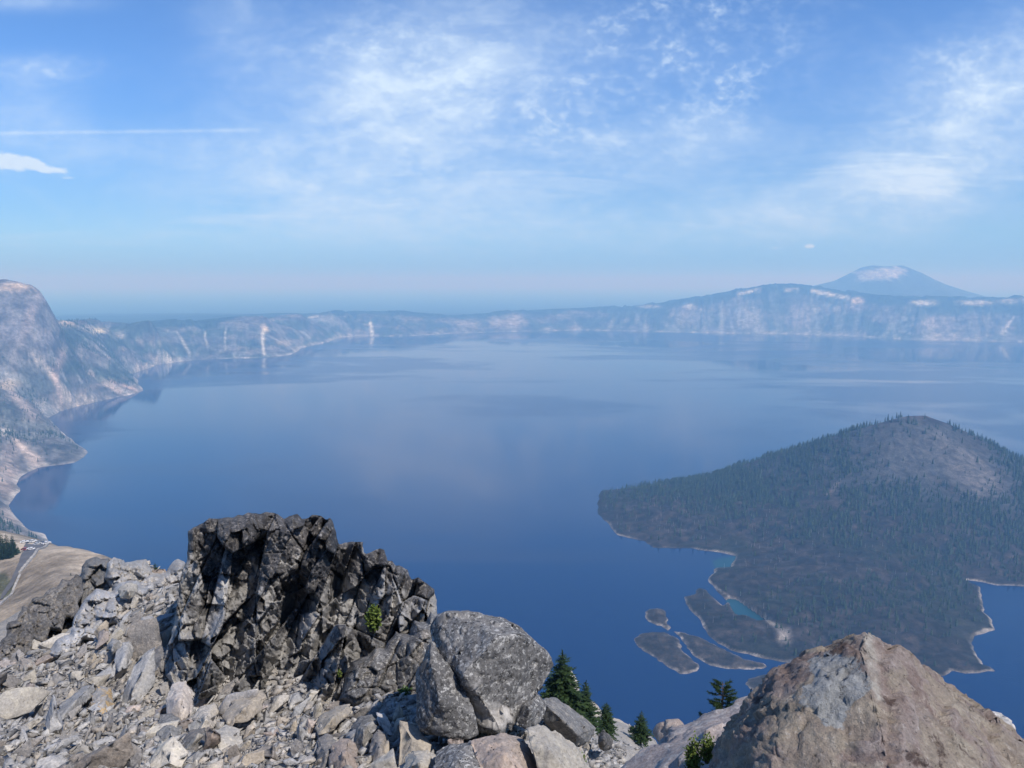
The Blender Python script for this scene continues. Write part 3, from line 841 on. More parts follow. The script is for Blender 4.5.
def build_islets():
    for i, pp in enumerate(islet_px):
        poly = densify([G(a, b)[:2] for a, b in pp], 0.005, 0.30, 20 + i)
        P = np.array(poly)
        xs = np.arange(P[:, 0].min() - 8, P[:, 0].max() + 8, 2.0); ys = np.arange(P[:, 1].min() - 8, P[:, 1].max() + 8, 2.4)
        X, Y = np.meshgrid(xs, ys); x, y = X.ravel(), Y.ravel()
        sd, _ = poly_sd(x, y, poly)
        inl = -sd
        n2 = fbm(x / 14, y / 14, oct=4, seed=26)
        z = np.where(inl > 0, np.minimum(0.25 + inl * 0.35, 4 + 2.4 * n2 + 2 * fbm(x / 5, y / 5, oct=2, seed=3)), inl * 0.5)
        c = np.tile(np.array([0.028, 0.025, 0.024]), (len(x), 1))
        c = c + (np.array([0.065, 0.055, 0.048]) - c) * sstep(-0.1, 0.5, n2)[:, None]
        w = 3.4 + 4.5 * fbm(x / 22, y / 22, oct=3, seed=7)
        sh = (1 - sstep(w * 0.4, w * 1.3, inl)) * np.clip(0.55 + 1.2 * fbm(x / 9, y / 9, oct=3, seed=29), 0.1, 1)
        if i == 3: sh = sh * 0.5
        c = c + (np.array([0.25, 0.23, 0.21]) - c) * sh[:, None]
        fc = grid_faces(len(ys), len(xs)); fc = fc[z[fc].max(1) > -1.2]
        V, fc, c = compact(np.stack([x, y, z], 1), fc, c)
        o = mesh_obj('islet_terrain', V, fc, M_ISLAND, smooth=True, cols=c)
        tag(o, kind='structure')
build_islets()
def build_shallows():
    m, t, p = principled('shallow_water')
    n = t.noise(posn(t), 0.04, 4, 0.6)
    t.put(p.inputs['Base Color'], t.mix(n, (0.003, 0.036, 0.062), (0.007, 0.058, 0.080)))
    p.inputs['Roughness'].default_value = 0.2
    p.inputs['IOR'].default_value = 1.33
    for pp in ([(725, 596), (740, 598), (752, 606), (772, 622), (776, 632), (758, 632), (740, 624), (729, 616)],
               [(712, 561), (722, 558), (731, 557), (738, 555), (734, 568), (724, 570), (715, 569)]):
        P = [G(a, b)[:2] for a, b in pp]
        o = mesh_obj('shallow_water', [(a, b, 0.05) for a, b in P], [list(range(len(P)))], m)
        tag(o, kind='structure')
build_shallows()

# ------------------------------------------------------------------ far conifers
def far_tree(rnd, layers=4, seg=6, thin=1.0):
    """small conifer, unit height: star-shaped skirts with uneven tips, a trunk below"""
    V, Fc = [], []
    for L in range(layers):
        t = L / layers
        zb = 0.08 + 0.86 * t; zt = min(1.0, zb + 0.34 * (1.1 - 0.3 * t))
        if L == layers - 1: zt = 1.0
        rr = 0.17 * thin * (1 - t * 0.86)
        b = len(V)
        V.append((rnd.uniform(-.01, .01), rnd.uniform(-.01, .01), zt))
        a0 = rnd.random() * 6.28
        for k in range(seg * 2):
            a = a0 + k * math.pi / seg
            q = rr * (rnd.uniform(0.85, 1.25) if k % 2 == 0 else rnd.uniform(0.45, 0.6))
            V.append((math.cos(a) * q, math.sin(a) * q, zb - (0.04 if k % 2 == 0 else -0.03) + rnd.uniform(-.02, .02)))
        for k in range(seg * 2):
            Fc.append((b, b + 1 + k, b + 1 + (k + 1) % (seg * 2)))
    b = len(V)
    for k in range(3):
        a = k * 2.094
        V.append((math.cos(a) * .018, math.sin(a) * .018, -0.08)); V.append((math.cos(a) * .012, math.sin(a) * .012, 0.3))
    for k in range(3):
        k2 = (k + 1) % 3
        Fc.append((b + 2 * k, b + 2 * k2, b + 2 * k2 + 1)); Fc.append((b + 2 * k, b + 2 * k2 + 1, b + 2 * k + 1))
    return np.array(V), np.array(Fc)
def snag(rnd):
    V, Fc = [], []
    for k in range(3):
        a = k * 2.094
        V.append((math.cos(a) * .03, math.sin(a) * .03, -.05)); V.append((math.cos(a) * .012, math.sin(a) * .012, 1.0))
    for k in range(3):
        k2 = (k + 1) % 3
        Fc.append((2 * k, 2 * k2, 2 * k2 + 1)); Fc.append((2 * k, 2 * k2 + 1, 2 * k + 1))
    for j in range(6):
        b = len(V); a = rnd.random() * 6.28; z = rnd.uniform(.3, .9); l = .12 * (1.1 - z)+.03
        V += [(0, 0, z + .015), (0, 0, z - .015), (math.cos(a) * l, math.sin(a) * l, z + rnd.uniform(-.03, .05))]
        Fc.append((b, b + 1, b + 2))
    return np.array(V), np.array(Fc)
def scatter_merge(protos, pts, hs, rnd, wid=None):
    Vs, Fs, off = [], [], 0
    for i, (p, h) in enumerate(zip(pts, hs)):
        V, Fc = protos[rnd.randrange(len(protos))]
        a = rnd.random() * 6.28; c, s = math.cos(a), math.sin(a)
        w = h * (wid if wid else 1.0) * rnd.uniform(.85, 1.2)
        X = (V[:, 0] * c - V[:, 1] * s) * w + p[0]; Y = (V[:, 0] * s + V[:, 1] * c) * w + p[1]
        Vs.append(np.stack([X, Y, V[:, 2] * h + p[2]], 1)); Fs.append(Fc + off); off += len(V)
    return np.concatenate(Vs), np.concatenate(Fs)

def build_island_trees():
    rng = np.random.default_rng(5); rnd = random.Random(5)
    N = 95000
    x = rng.uniform(100, 1560, N); y = rng.uniform(980, 2400, N)
    z, inl, sl, r = island_height(x, y)
    PX, PY = proj(x, y, z)
    n1 = fbm(x / 90, y / 90, oct=4, seed=15); n2 = fbm(x / 30, y / 30, oct=3, seed=44)
    ang = np.arctan2(y - CY, x - CX)
    ok = (inl > 10) & (sl > 10) & (PX < 1120) & (z > 2)
    # cone flanks: dense low down and at the sides, bare on the top and on the right-hand scree
    bare = np.clip(patch_amt(PX, PY, 915, 448, 62, 32) * 1.0 + patch_amt(PX, PY, 965, 468, 42, 26, 0.5) * 1.1 + (r < 85) * 0.8, 0, 1)
    cone = 1 - sstep(430, 720, r)
    n5 = fbm(x / 45, y / 45, oct=3, seed=47)
    dens = 0.08 + 0.10 * n1 + cone * (0.75 + 0.5 * n2) * np.clip(0.75 + 2.2 * n5, 0.12, 1.4) * (1 - bare * 0.96)
    dens += 0.6 * patch_amt(PX, PY, 720, 490, 90, 14) + 0.35 * patch_amt(PX, PY, 900, 590, 110, 26) * (n1 > -0.1) + 0.28 * patch_amt(PX, PY, 850, 620, 80, 18)
    dens -= 0.22 * patch_amt(PX, PY, 780, 555, 90, 26)
    bare = np.clip(bare + 0.6 * n2 - 0.05, 0, 1) * (bare > 0.05)
    dens = np.clip(dens * 0.72, 0.02, 0.85) * (1 - 0.8 * (r < 105)) * (1 - 0.9 * bare)
    pick = ok & (rng.random(N) < dens)
    x, y, z, PX, PY, r = [a[pick] for a in (x, y, z, PX, PY, r)]
    h = (5 + 14 * rng.random(len(x)) ** 1.3) * np.where(y < 1450, 0.75, 1.0)
    size = h / y * ((PX > -20) & (PX < 1024)) * np.where((PX > 740) & (PY > 640), 0.2, 1)
    order = np.argsort(-size)
    solo, rest = order[:300], order[300:]
    protos = [far_tree(rnd, 4, 6, th) for th in (0.9, 1.1, 1.0, 1.25)]
    V, Fc = scatter_merge(protos, np.stack([x, y, z], 1)[rest], h[rest], rnd)
    o = mesh_obj('forest', V, Fc, M_FIRFAR)
    tag(o, 'dark conifer forest covering the flanks of the island cone', 'forest', kind='stuff')
    meshes = []
    for i, (v, f) in enumerate(protos):
        first = mesh_obj('island_conifer', v, f, M_FIRFAR)
        meshes.append(first)
    for k, i in enumerate(solo):
        src = meshes[k % 4]
        c = src if k < 4 else src.copy()
        if k >= 4: COL.objects.link(c)
        c.location = (x[i], y[i], z[i]); c.scale = (h[i] * 1.05, h[i] * 1.05, h[i]); c.rotation_euler = (0, 0, rnd.random() * 6.28)
        if PY[i] > 585: wh = 'on the near lava flat of the island'
        elif PX[i] < 740: wh = 'on the left spit of the island'
        elif PY[i] < 470: wh = 'high on the cinder cone of the island'
        elif PX[i] > 930: wh = 'on the lower right flank of the island cone'
        else: wh = 'on the lower front flank of the island cone'
        tag(c, 'tall dark conifer standing ' + wh, 'conifer', 'tallest conifers ' + wh)
    # bleached snags
    xs = rng.uniform(150, 1400, 9000); ys = rng.uniform(1000, 2150, 9000)
    zz, inl, sl, rr = island_height(xs, ys)
    PX, PY = proj(xs, ys, zz)
    d = 0.10 + 0.55 * patch_amt(PX, PY, 690, 515, 90, 22) + 0.2 * patch_amt(PX, PY, 760, 540, 120, 25)
    pk = (inl > 15) & (sl > 10) & (rng.random(9000) < d * 0.5) & (rr > 330)
    pts = np.stack([xs, ys, zz], 1)[pk]
    V, Fc = scatter_merge([snag(rnd) for _ in range(4)], pts, rng.uniform(5, 12, len(pts)), rnd)
    o = mesh_obj('dead_trees', V, Fc, M_SNAG)
    tag(o, 'bleached grey dead trees standing on the lava flat', 'dead trees', kind='stuff')
build_island_trees()

def build_wall_trees():
    rng = np.random.default_rng(8); rnd = random.Random(8)
    N = 110000
    u = rng.uniform(-0.74, -0.36, N); y = np.exp(rng.uniform(math.log(1350), math.log(5200), N))
    x = u * y
    z, sd, s, gul = terrain_z(x, y)
    PX, PY = proj(x, y, z)
    f = fbm(x / 160, y / 160, z / 90, 4, 61)
    ok = (sd > 25) & (PX > -30) & (PX < 200)
    ok &= ~((PY < 352) & (PX < 60))
    p = sstep(-0.02, 0.3, f) * 0.5 + 0.05
    p = p * np.clip(y / 2500, 0.6, 1.8) ** 2 * 0.45
    pk = ok & (rng.random(N) < p)
    pts = np.stack([x, y, z], 1)[pk]
    V, Fc = scatter_merge([far_tree(rnd, 3, 4, 1.1) for _ in range(4)], pts, rng.uniform(7, 15, len(pts)), rnd)
    o = mesh_obj('forest', V, Fc, M_FIRFAR)
    tag(o, 'scattered conifers on the steep caldera slopes left of the lake', 'forest', kind='stuff')
build_wall_trees()

# ------------------------------------------------------------------ haze
def build_haze():
    me = bpy.data.meshes.new('haze')
    bm = bmesh.new()
    bmesh.ops.create_cube(bm, size=1.0)
    for v in bm.verts:
        v.co.x *= 300000; v.co.y = v.co.y * 200000 + 20000
        v.co.z = HAZE_TOP if v.co.z > 0 else HAZE_BOTTOM
    bm.to_mesh(me); bm.free()
    m = bpy.data.materials.new('haze_air'); m.use_nodes = True
    nt = m.node_tree
    for n in list(nt.nodes): nt.nodes.remove(n)
    out = nt.nodes.new('ShaderNodeOutputMaterial')
    v = nt.nodes.new('ShaderNodeVolumePrincipled')
    v.inputs['Color'].default_value = (*HAZE_COLOR, 1)
    v.inputs['Absorption Color'].default_value = (0.87, 0.86, 1, 1)
    v.inputs['Density'].default_value = HAZE_DENSITY
    v.inputs['Anisotropy'].default_value = 0.0
    nt.links.new(v.outputs[0], out.inputs['Volume'])
    me.materials.append(m)
    o = bpy.data.objects.new('haze', me); COL.objects.link(o)
    tag(o, 'thin bluish smoke haze filling the air over the lake', 'haze', kind='stuff')
build_haze()

# ================================================================== foreground
fg = []
def fp(px, py, y): fg.append(W(px, py, y))
def fw(u, y, dz): fg.append((u * y, y, CAMZ + dz))
for a in (-200, -80, 0, 100, 200, 300): fp(a, 770, 8.6)
for a, b, y in [(400, 770, 8.2), (480, 770, 7.8), (540, 770, 7.8), (590, 770, 9),
                (-150, 700, 13), (0, 700, 13), (100, 700, 13.2), (180, 700, 12.6), (250, 700, 12.4), (350, 700, 12), (430, 722, 10), (480, 715, 10.2), (540, 735, 10.5),
                (-150, 650, 17), (0, 672, 17.5), (30, 637, 20), (60, 610, 21.5), (88, 568, 23), (115, 562, 23), (150, 570, 22), (190, 585, 17.5), (60, 650, 17), (120, 620, 18),
                (250, 640, 15.5), (350, 655, 15), (410, 670, 13.5), (450, 690, 11.6), (520, 700, 11.4),
                (570, 742, 12.5), (600, 762, 14), (570, 728, 20), (600, 745, 24), (590, 735, 28), (612, 735, 33), (632, 724, 46), (655, 735, 38), (640, 760, 22), (620, 770, 17), (670, 770, 20),
                (-200, 700, 30), (0, 690, 32), (60, 660, 32), (100, 640, 32), (160, 640, 32), (230, 650, 26), (300, 660, 24), (380, 680, 22), (440, 700, 20), (500, 740, 20), (540, 745, 24),
                (-200, 720, 68), (0, 700, 68), (150, 700, 68), (300, 710, 68), (450, 720, 68), (560, 745, 62), (640, 760, 68), (720, 780, 60)]:
    fp(a, b, y)
for u in (-1.4, -0.8, -0.3, 0.1, 0.5, 1.0, 1.5):
    fw(u, 0.5, -1.62); fw(u, 1.2, -1.75)
for u in (-1.2, -0.6, -0.2, 0.05): fw(u, 3, -2.7); fw(u, 5.5, -4.3)
fw(-1.2, 8, -6.2); fw(-1.2, 20, -12)
for u in (0.25, 0.45, 0.7, 1.0, 1.5):
    fw(u, 2.2, -2.35); fw(u, 3.2, -2.9); fw(u, 4.5, -4.0); fw(u, 7, -6.8); fw(u, 12, -11.8); fw(u, 20, -18); fw(u, 40, -34); fw(u, 68, -56)
fg = np.array(fg)
fu, fv, fz = fg[:, 0] / fg[:, 1], np.log(fg[:, 1]), fg[:, 2]
WF = rbf_fit(fu, fv, fz)
def fz_at(x, y):
    x = np.atleast_1d(np.asarray(x, float)); y = np.atleast_1d(np.asarray(y, float))
    z = rbf_eval(WF, fu, fv, x / y, np.log(y))
    return z + np.minimum(0.02 * y, 0.3) * fbm(x * 1.1, y * 1.1, oct=4, seed=91)
def build_fore_ground():
    u = np.linspace(-1.45, 1.5, 340); ys = [0.45]
    while ys[-1] < 72: ys.append(ys[-1] * 1.016)
    ys = np.array(ys)
    U, Y = np.meshgrid(u, ys); X = U * Y
    z = fz_at(X.ravel(), Y.ravel())
    o = mesh_obj('ground', np.stack([X.ravel(), Y.ravel(), z], 1), grid_faces(len(ys), len(u)), M_GRAVEL, smooth=True)
    tag(o, kind='structure', label='pale gravelly summit slope falling towards the lake')
build_fore_ground()
def on_ground(px, py, y0=7.0, y1=60.0):
    """first point of the near slope seen through a pixel"""
    ys = np.exp(np.linspace(math.log(y0), math.log(y1), 500))
    r = ray(px, py)
    X = r[0] / r[1] * ys; Z = CAMZ + r[2] / r[1] * ys
    g = fz_at(X, ys)
    k = np.argmax(Z < g)
    if not (Z < g).any(): k = len(ys) - 1
    return X[k], ys[k], g[k]

# ---------------------------------------------------------------- rocks
def hull_mesh(pts):
    bm = bmesh.new()
    for p in pts: bm.verts.new(p)
    r = bmesh.ops.convex_hull(bm, input=bm.verts)
    dead = [v for v in bm.verts if not v.link_faces]
    bmesh.ops.delete(bm, geom=dead, context='VERTS')
    bmesh.ops.dissolve_limit(bm, angle_limit=R(7), verts=bm.verts, edges=bm.edges)
    return bm
def facet3(c, cell, seed):
    # random planes inside 3-D joint cells: broken faces with arrises between them
    q = c / cell
    i0 = np.floor(q)
    f1 = np.full(len(q), 9e9); val = np.zeros(len(q))
    for dx in (-1, 0, 1):
        for dy in (-1, 0, 1):
            for dz in (-1, 0, 1):
                a, b, d = i0[:, 0] + dx, i0[:, 1] + dy, i0[:, 2] + dz
                o = np.stack([q[:, 0] - a - _hash(a, b, d, seed), q[:, 1] - b - _hash(a, b, d, seed + 1), q[:, 2] - d - _hash(a, b, d, seed + 2)], 1)
                r = (o ** 2).sum(1)
                h = [_hash(a, b, d, seed + 3 + k) * 2 - 1 for k in range(4)]
                v = 0.45 * h[0] + h[1] * o[:, 0] + h[2] * o[:, 1] + h[3] * o[:, 2]
                k = r < f1
                f1 = np.where(k, r, f1); val = np.where(k, v, val)
    return val
def rough(bm, cuts_len, bev, amp, freq, seed, amp2=0.0, chips=()):
    """bevel the arrises, subdivide to a target length and break the surface up"""
    if bev > 0:
        bmesh.ops.bevel(bm, geom=bm.edges[:], offset=bev, segments=1, profile=0.5, affect='EDGES', clamp_overlap=True)
    bmesh.ops.triangulate(bm, faces=bm.faces[:])
    for it in range(7):
        es = [e for e in bm.edges if e.calc_length() > cuts_len * 1.5]
        if not es: break
        bmesh.ops.subdivide_edges(bm, edges=es, cuts=1)
        bmesh.ops.triangulate(bm, faces=[f for f in bm.faces if len(f.verts) > 3])
    bm.normal_update()
    bm.verts.ensure_lookup_table()
    co = np.array([v.co[:] for v in bm.verts]); no = np.array([v.normal[:] for v in bm.verts])
    d = fbm(co[:, 0] * freq, co[:, 1] * freq, co[:, 2] * freq, 5, seed, 0.55) * amp
    if amp2:
        d += -amp2 * np.clip(ridge_3(co * freq * 1.7, seed) - 0.72, 0, 1) * 3
    for cell, ca in chips:
        d = d + ca * facet3(co + 0.15 * cell * np.stack([vnoise(co[:, 0] * 3 / cell, co[:, 1] * 3 / cell, co[:, 2] * 3 / cell, 5)] * 3, 1), np.array(cell if isinstance(cell, tuple) else (cell,) * 3), seed + 11)
    co = co + no * d[:, None]
    fcs = np.array([[v.index for v in f.verts] for f in bm.faces])
    return co, fcs
def ridge_3(c, seed):
    return 1 - np.abs(vnoise(c[:, 0], c[:, 1], c[:, 2], seed + 77)) * 1.6

def hero_rock(pts, label, mat, name='boulder', cat='boulder', length=0.05, bev=0.03, amp=0.03, freq=2.2, seed=1, extra=None, group=None, amp2=0.03, chips=()):
    """pts: (px, py, distance)"""
    P = [W(a, b, d) for a, b, d in pts]
    bm = hull_mesh(P)
    co, fc = rough(bm, length, bev, amp, freq, seed, amp2, chips)
    bm.free()
    rnd = random.Random(seed)
    tone = {'tone': np.full(len(co), rnd.uniform(-0.12, 0.10))}
    c0 = co.mean(0)
    o = mesh_obj(name, co - c0, fc, mat, tone=tone)
    o.location = c0
    if extra:
        for nm, fn in extra.items():
            a = o.data.attributes.new(nm, 'FLOAT', 'POINT')
            a.data.foreach_set('value', np.asarray(fn(co), np.float32))
    tag(o, label, cat, group)
    return o

# fractured masses: prisms split by joints, each a real block with depth
def clip_poly(poly, nx, ny, c):
    out = []
    for i in range(len(poly)):
        a, b = poly[i], poly[(i + 1) % len(poly)]
        da, db = a[0] * nx + a[1] * ny - c, b[0] * nx + b[1] * ny - c
        if da <= 0: out.append(a)
        if (da < 0 < db) or (db < 0 < da):
            t = da / (da - db)
            out.append((a[0] + (b[0] - a[0]) * t, a[1] + (b[1] - a[1]) * t))
    return out
def inside(px, py, poly):
    ins = False
    for (ax, ay), (bx, by) in zip(poly, poly[1:] + poly[:1]):
        if (ay > py) != (by > py) and px < (bx - ax) * (py - ay) / (by - ay) + ax: ins = not ins
    return ins
def block_mass(name, label, cat, outline, cw_, ch_, lean, depth, mat, seed, thick=1.3, step=0.22, bulge=0.25, length=0.09, amp=0.035, freq=2.5, bev=0.02, grow=1.0, clip=True, sizevar=0.75, extra_fn=None):
    rnd = random.Random(seed)
    xs = [p[0] for p in outline]; ys = [p[1] for p in outline]
    sx = 1.0 / cw_; sy = 1.0 / ch_
    seeds = []
    gx0, gx1 = min(xs) - 2.5 * cw_, max(xs) + 2.5 * cw_
    gy0, gy1 = min(ys) - 2.5 * ch_, max(ys) + 2.5 * ch_
    y = gy0; row = 0
    while y < gy1:
        x = gx0 + (row % 2) * cw_ * 0.5
        while x < gx1:
            if rnd.random() < 0.86:
                seeds.append((x + rnd.uniform(-.5, .5) * cw_ * sizevar, y + rnd.uniform(-.5, .5) * ch_ * sizevar * 1.3))
            x += cw_
        y += ch_; row += 1
    # lean: shear so that joints dip
    def T(p): return ((p[0] + lean * p[1]) * sx, p[1] * sy)
    def TI(q):
        py = q[1] / sy
        return (q[0] / sx - lean * py, py)
    S = [T(p) for p in seeds]
    A, B, off = [], [], 0
    for i, p in enumerate(seeds):
        if not inside(p[0], p[1], outline): continue
        c = S[i]
        poly = [(c[0] - 2, c[1] - 2), (c[0] + 2, c[1] - 2), (c[0] + 2, c[1] + 2), (c[0] - 2, c[1] + 2)]
        for q in sorted((q for j, q in enumerate(S) if j != i), key=lambda q: (q[0] - c[0]) ** 2 + (q[1] - c[1]) ** 2)[:16]:
            nx, ny = q[0] - c[0], q[1] - c[1]
            m = ((q[0] + c[0]) / 2, (q[1] + c[1]) / 2)
            poly = clip_poly(poly, nx, ny, m[0] * nx + m[1] * ny)
            if len(poly) < 3: break
        if len(poly) < 3: continue
        poly = [TI(q) for q in poly]
        cx = sum(q[0] for q in poly) / len(poly); cy = sum(q[1] for q in poly) / len(poly)
        d0 = depth(cx, cy) + rnd.uniform(-step, step)
        tx, ty = rnd.uniform(-1, 1) * bulge / cw_ * 0.9, rnd.uniform(-1, 1) * bulge / ch_ * 0.9
        pts = []
        sh = rnd.uniform(0.5, 0.82)
        ox, oy = rnd.uniform(-.12, .12) * cw_, rnd.uniform(-.12, .12) * ch_
        for q in poly:
            g = 1.02 * grow
            qx, qy = cx + (q[0] - cx) * g, cy + (q[1] - cy) * g
            fx, fy = cx + ox + (q[0] - cx) * sh, cy + oy + (q[1] - cy) * sh
            dd = depth(qx, qy)
            loc = d0 + 0.6 * (dd - depth(cx, cy))
            pts.append(W(fx, fy, loc - bulge * rnd.uniform(0.5, 1.0) + (fx - cx) * tx + (fy - cy) * ty))
            pts.append(W(qx, qy, loc + bulge * rnd.uniform(-0.3, 0.35)))
            gx_, gy_ = cx + (q[0] - cx) * 0.93, cy + (q[1] - cy) * 0.93
            pts.append(W(gx_, gy_, loc + thick * rnd.uniform(0.8, 1.2)))
        bm = hull_mesh(pts)
        co, fc = rough(bm, length, bev, amp, freq, seed + i, 0.02)
        bm.free()
        A.append(co); B.append(fc + off); off += len(co)
        if extra_fn is not None: pass
        block_mass.tone.append(np.full(len(co), rnd.uniform(-0.28, 0.26)))
    co = np.concatenate(A); fc = np.concatenate(B)
    tone = np.concatenate(block_mass.tone); block_mass.tone = []
    c0 = co.mean(0)
    o = mesh_obj(name, co - c0, fc, mat, tone={'tone': tone})
    o.location = c0
    if label: tag(o, label, cat)
    return o
block_mass.tone = []

def worley(X, Y, seed):
    ix, iy = np.floor(X), np.floor(Y)
    f1 = np.full(X.shape, 9e9); f2 = f1.copy(); idn = np.zeros(X.shape); ox = np.zeros(X.shape); oy = np.zeros(X.shape)
    for dx in (-1, 0, 1):
        for dy in (-1, 0, 1):
            cx, cy = ix + dx, iy + dy
            sx = cx + _hash(cx, cy, np.zeros_like(cx), seed); sy = cy + _hash(cx, cy, np.zeros_like(cx), seed + 1)
            d = np.hypot(X - sx, Y - sy)
            k = d < f1
            f2 = np.where(k, f1, np.minimum(f2, d))
            idn = np.where(k, cx * 131.0 + cy * 17.0, idn); ox = np.where(k, X - sx, ox); oy = np.where(k, Y - sy, oy)
            f1 = np.where(k, d, f1)
    return f1, f2, idn, ox, oy
def relief_mass(name, label, cat, outline, depth, mat, seed, levels, gs=1.15, rim=3.5, rimd=0.7, thick=2.2, rough_amp=0.05, rough_f=2.2):
    """a solid fractured rock mass: joint-bounded facets at several sizes, open cracks, receding edges and a back"""
    O = densify([(a, b) for a, b in outline], 0.006, 0.12, seed)
    P = np.array(O)
    xs = np.arange(P[:, 0].min() - 4, P[:, 0].max() + 4, gs); ys = np.arange(P[:, 1].min() - 4, P[:, 1].max() + 4, gs)
    X, Y = np.meshgrid(xs, ys)
    sd, _ = poly_sd(X, Y, O)
    sd = sd + 0.8 * fbm(X / 5, Y / 5, oct=3, seed=seed)
    gy, gx = np.gradient(sd, gs)
    g = np.hypot(gx, gy) + 1e-6
    inside_ = sd < 0
    near = (~inside_) & (sd < gs * 1.6)
    Xs = np.where(near, X - sd * gx / g, X); Ys = np.where(near, Y - sd * gy / g, Y)
    sdn = np.where(near, 0, sd)
    d = depth(Xs, Ys).astype(float)
    tone = np.zeros_like(d)
    fade = 1 - 0.8 * np.exp(np.minimum(sdn, 0) / 6.0)
    for li, (cw_, ch_, lean, off, tilt, crack, cwid, ta) in enumerate(levels):
        wx = Xs + 0.07 * cw_ * fbm(Xs / cw_ / 1.3, Ys / ch_ / 1.3, oct=3, seed=seed + 50 + li)
        wy = Ys + 0.07 * ch_ * fbm(Xs / cw_ / 1.3 + 9, Ys / ch_ / 1.3, oct=3, seed=seed + 60 + li)
        f1, f2, idn, ox, oy = worley((wx + lean * wy) / cw_, wy / ch_, seed + li * 5)
        z0 = np.zeros_like(idn)
        h = lambda q: _hash(idn, z0, z0, seed + 100 * q + li) * 2 - 1
        d += fade * (h(1) * off + (h(2) * ox + h(3) * oy) * tilt)
        d += fade * crack * (1 - sstep(0, cwid, f2 - f1)) * np.clip(0.5 + 0.9 * fbm(Xs / 30, Ys / 30, oct=2, seed=seed + 7), 0.1, 1)
        tone += h(4) * ta
    d += rough_amp * fbm(Xs / F * d * rough_f, Ys / F * d * rough_f, oct=5, seed=seed + 3, gain=0.6)
    d += rimd * np.exp(np.minimum(sdn, 0) / rim)
    nr, nc = X.shape
    fc = grid_faces(nr, nc)
    okv = (inside_ | near).ravel()
    fc = fc[okv[fc].all(1)]
    r = [(Xs - 512) / F, (384 - Ys) / F]
    c, s_ = math.cos(PITCH), math.sin(PITCH)
    ry = c + s_ * r[1]; rz = -s_ + c * r[1]
    V = np.stack([(r[0] / ry * d).ravel(), d.ravel(), (CAMZ + rz / ry * d).ravel()], 1)
    V, fc, tone = compact(V, fc, tone.ravel())
    # close the back: a shell behind joined round the rim
    e = np.concatenate([fc[:, [0, 1]], fc[:, [1, 2]], fc[:, [2, 3]], fc[:, [3, 0]]])
    keyf = e[:, 0].astype(np.int64) * 10000000 + e[:, 1]; keyr = e[:, 1].astype(np.int64) * 10000000 + e[:, 0]
    be = e[~np.isin(keyf, keyr)]
    n = len(V)
    ctr = V.mean(0)
    C0 = np.array([0, 0, CAMZ])
    cb = C0 + (ctr - C0) * (1 + thick / ctr[1])
    B = C0 + (V - C0) * (1 + thick / V[:, 1:2])
    B = cb + (B - cb) * np.array([0.86, 1.0, 0.86]) - np.array([0, 0, 0.12 * thick])
    allV = np.concatenate([V, B]); back = fc[:, ::-1] + n
    side = np.stack([be[:, 1], be[:, 0], be[:, 0] + n, be[:, 1] + n], 1)
    allF = np.concatenate([fc, back, side])
    allV, allF, T2 = compact(allV, allF, np.concatenate([tone, tone]))
    o = mesh_obj(name, allV - ctr, allF, mat, tone={'tone': T2})
    o.location = ctr
    tag(o, label, cat)
    return o

def build_outcrop():
    def dep(px, py):
        b = 12.4 + (700 - py) * 0.0130
        b = b + 0.00010 * np.clip(240 - px, 0, None) ** 2 + 0.00006 * np.clip(px - 320, 0, None) ** 2
        # buttresses split by deep recesses
        w = px + 0.25 * (py - 600)
        b = b + 0.9 * np.exp(-((w - 297) / 13) ** 2) * sstep(560, 610, py) + 0.55 * np.exp(-((w - 214) / 8) ** 2) * sstep(560, 640, py)
        b = b + 0.35 * np.exp(-((w - 246) / 7) ** 2) * sstep(525, 545, py)
        b = b + 0.5 * sstep(690, 705, py)
        b = b - 0.5 * sstep(600, 690, py) * np.exp(-((px - 200) / 22) ** 2)
        b = b - 0.35 * sstep(335, 352, px) * sstep(640, 560, py) + 0.55 * np.exp(-((w - 334) / 6) ** 2) + 0.3 * np.exp(-((px - 412) / 7) ** 2)
        return b
    top = [(174, 622), (178, 600), (180, 580), (184, 568), (187, 560), (188, 545), (188, 531), (196, 526), (203, 523), (209, 518), (216, 519), (225, 518), (232, 518), (238, 515), (243, 516), (248, 512.4), (260, 513.5), (266, 511.8), (272, 512.4), (279, 514.5),
           (284, 519), (289, 516), (297, 514.2), (302, 519), (308, 518), (312, 514.8), (322, 516.5), (326, 520), (330, 518), (334, 524), (337, 538), (339, 544.6), (344, 543), (353, 541.5), (363, 542), (363.5, 552), (366, 554), (373, 551), (380, 548.5), (384, 550), (388, 561),
           (392, 560.5), (395.6, 565.6), (400, 565), (407.5, 570), (411.5, 580), (418.5, 577), (427.6, 584), (434, 589), (437, 600), (437.6, 618), (436, 640), (428, 668), (424, 690), (402, 700), (380, 704), (352, 706), (330, 712), (305, 722), (282, 716), (262, 708), (240, 700), (222, 708), (200, 712), (186, 700), (176, 690), (166, 676), (164, 655), (170, 640)]
    lv = [(33, 74, 0.24, 0.40, 1.0, 0.30, 0.05, 0.16), (17, 33, 0.34, 0.20, 0.62, 0.14, 0.06, 0.26), (8, 12, -0.3, 0.05, 0.20, 0.02, 0.10, 0.16), (3.6, 4.4, -0.2, 0.012, 0.06, 0.008, 0.2, 0.10)]
    relief_mass('rock_outcrop', 'tall dark jagged rock outcrop crowning the pale rubble slope', 'rock outcrop', top, dep, M_OUT, 12, lv, gs=0.85, rim=2.0, rimd=0.15, rough_amp=0.028, rough_f=3.5)
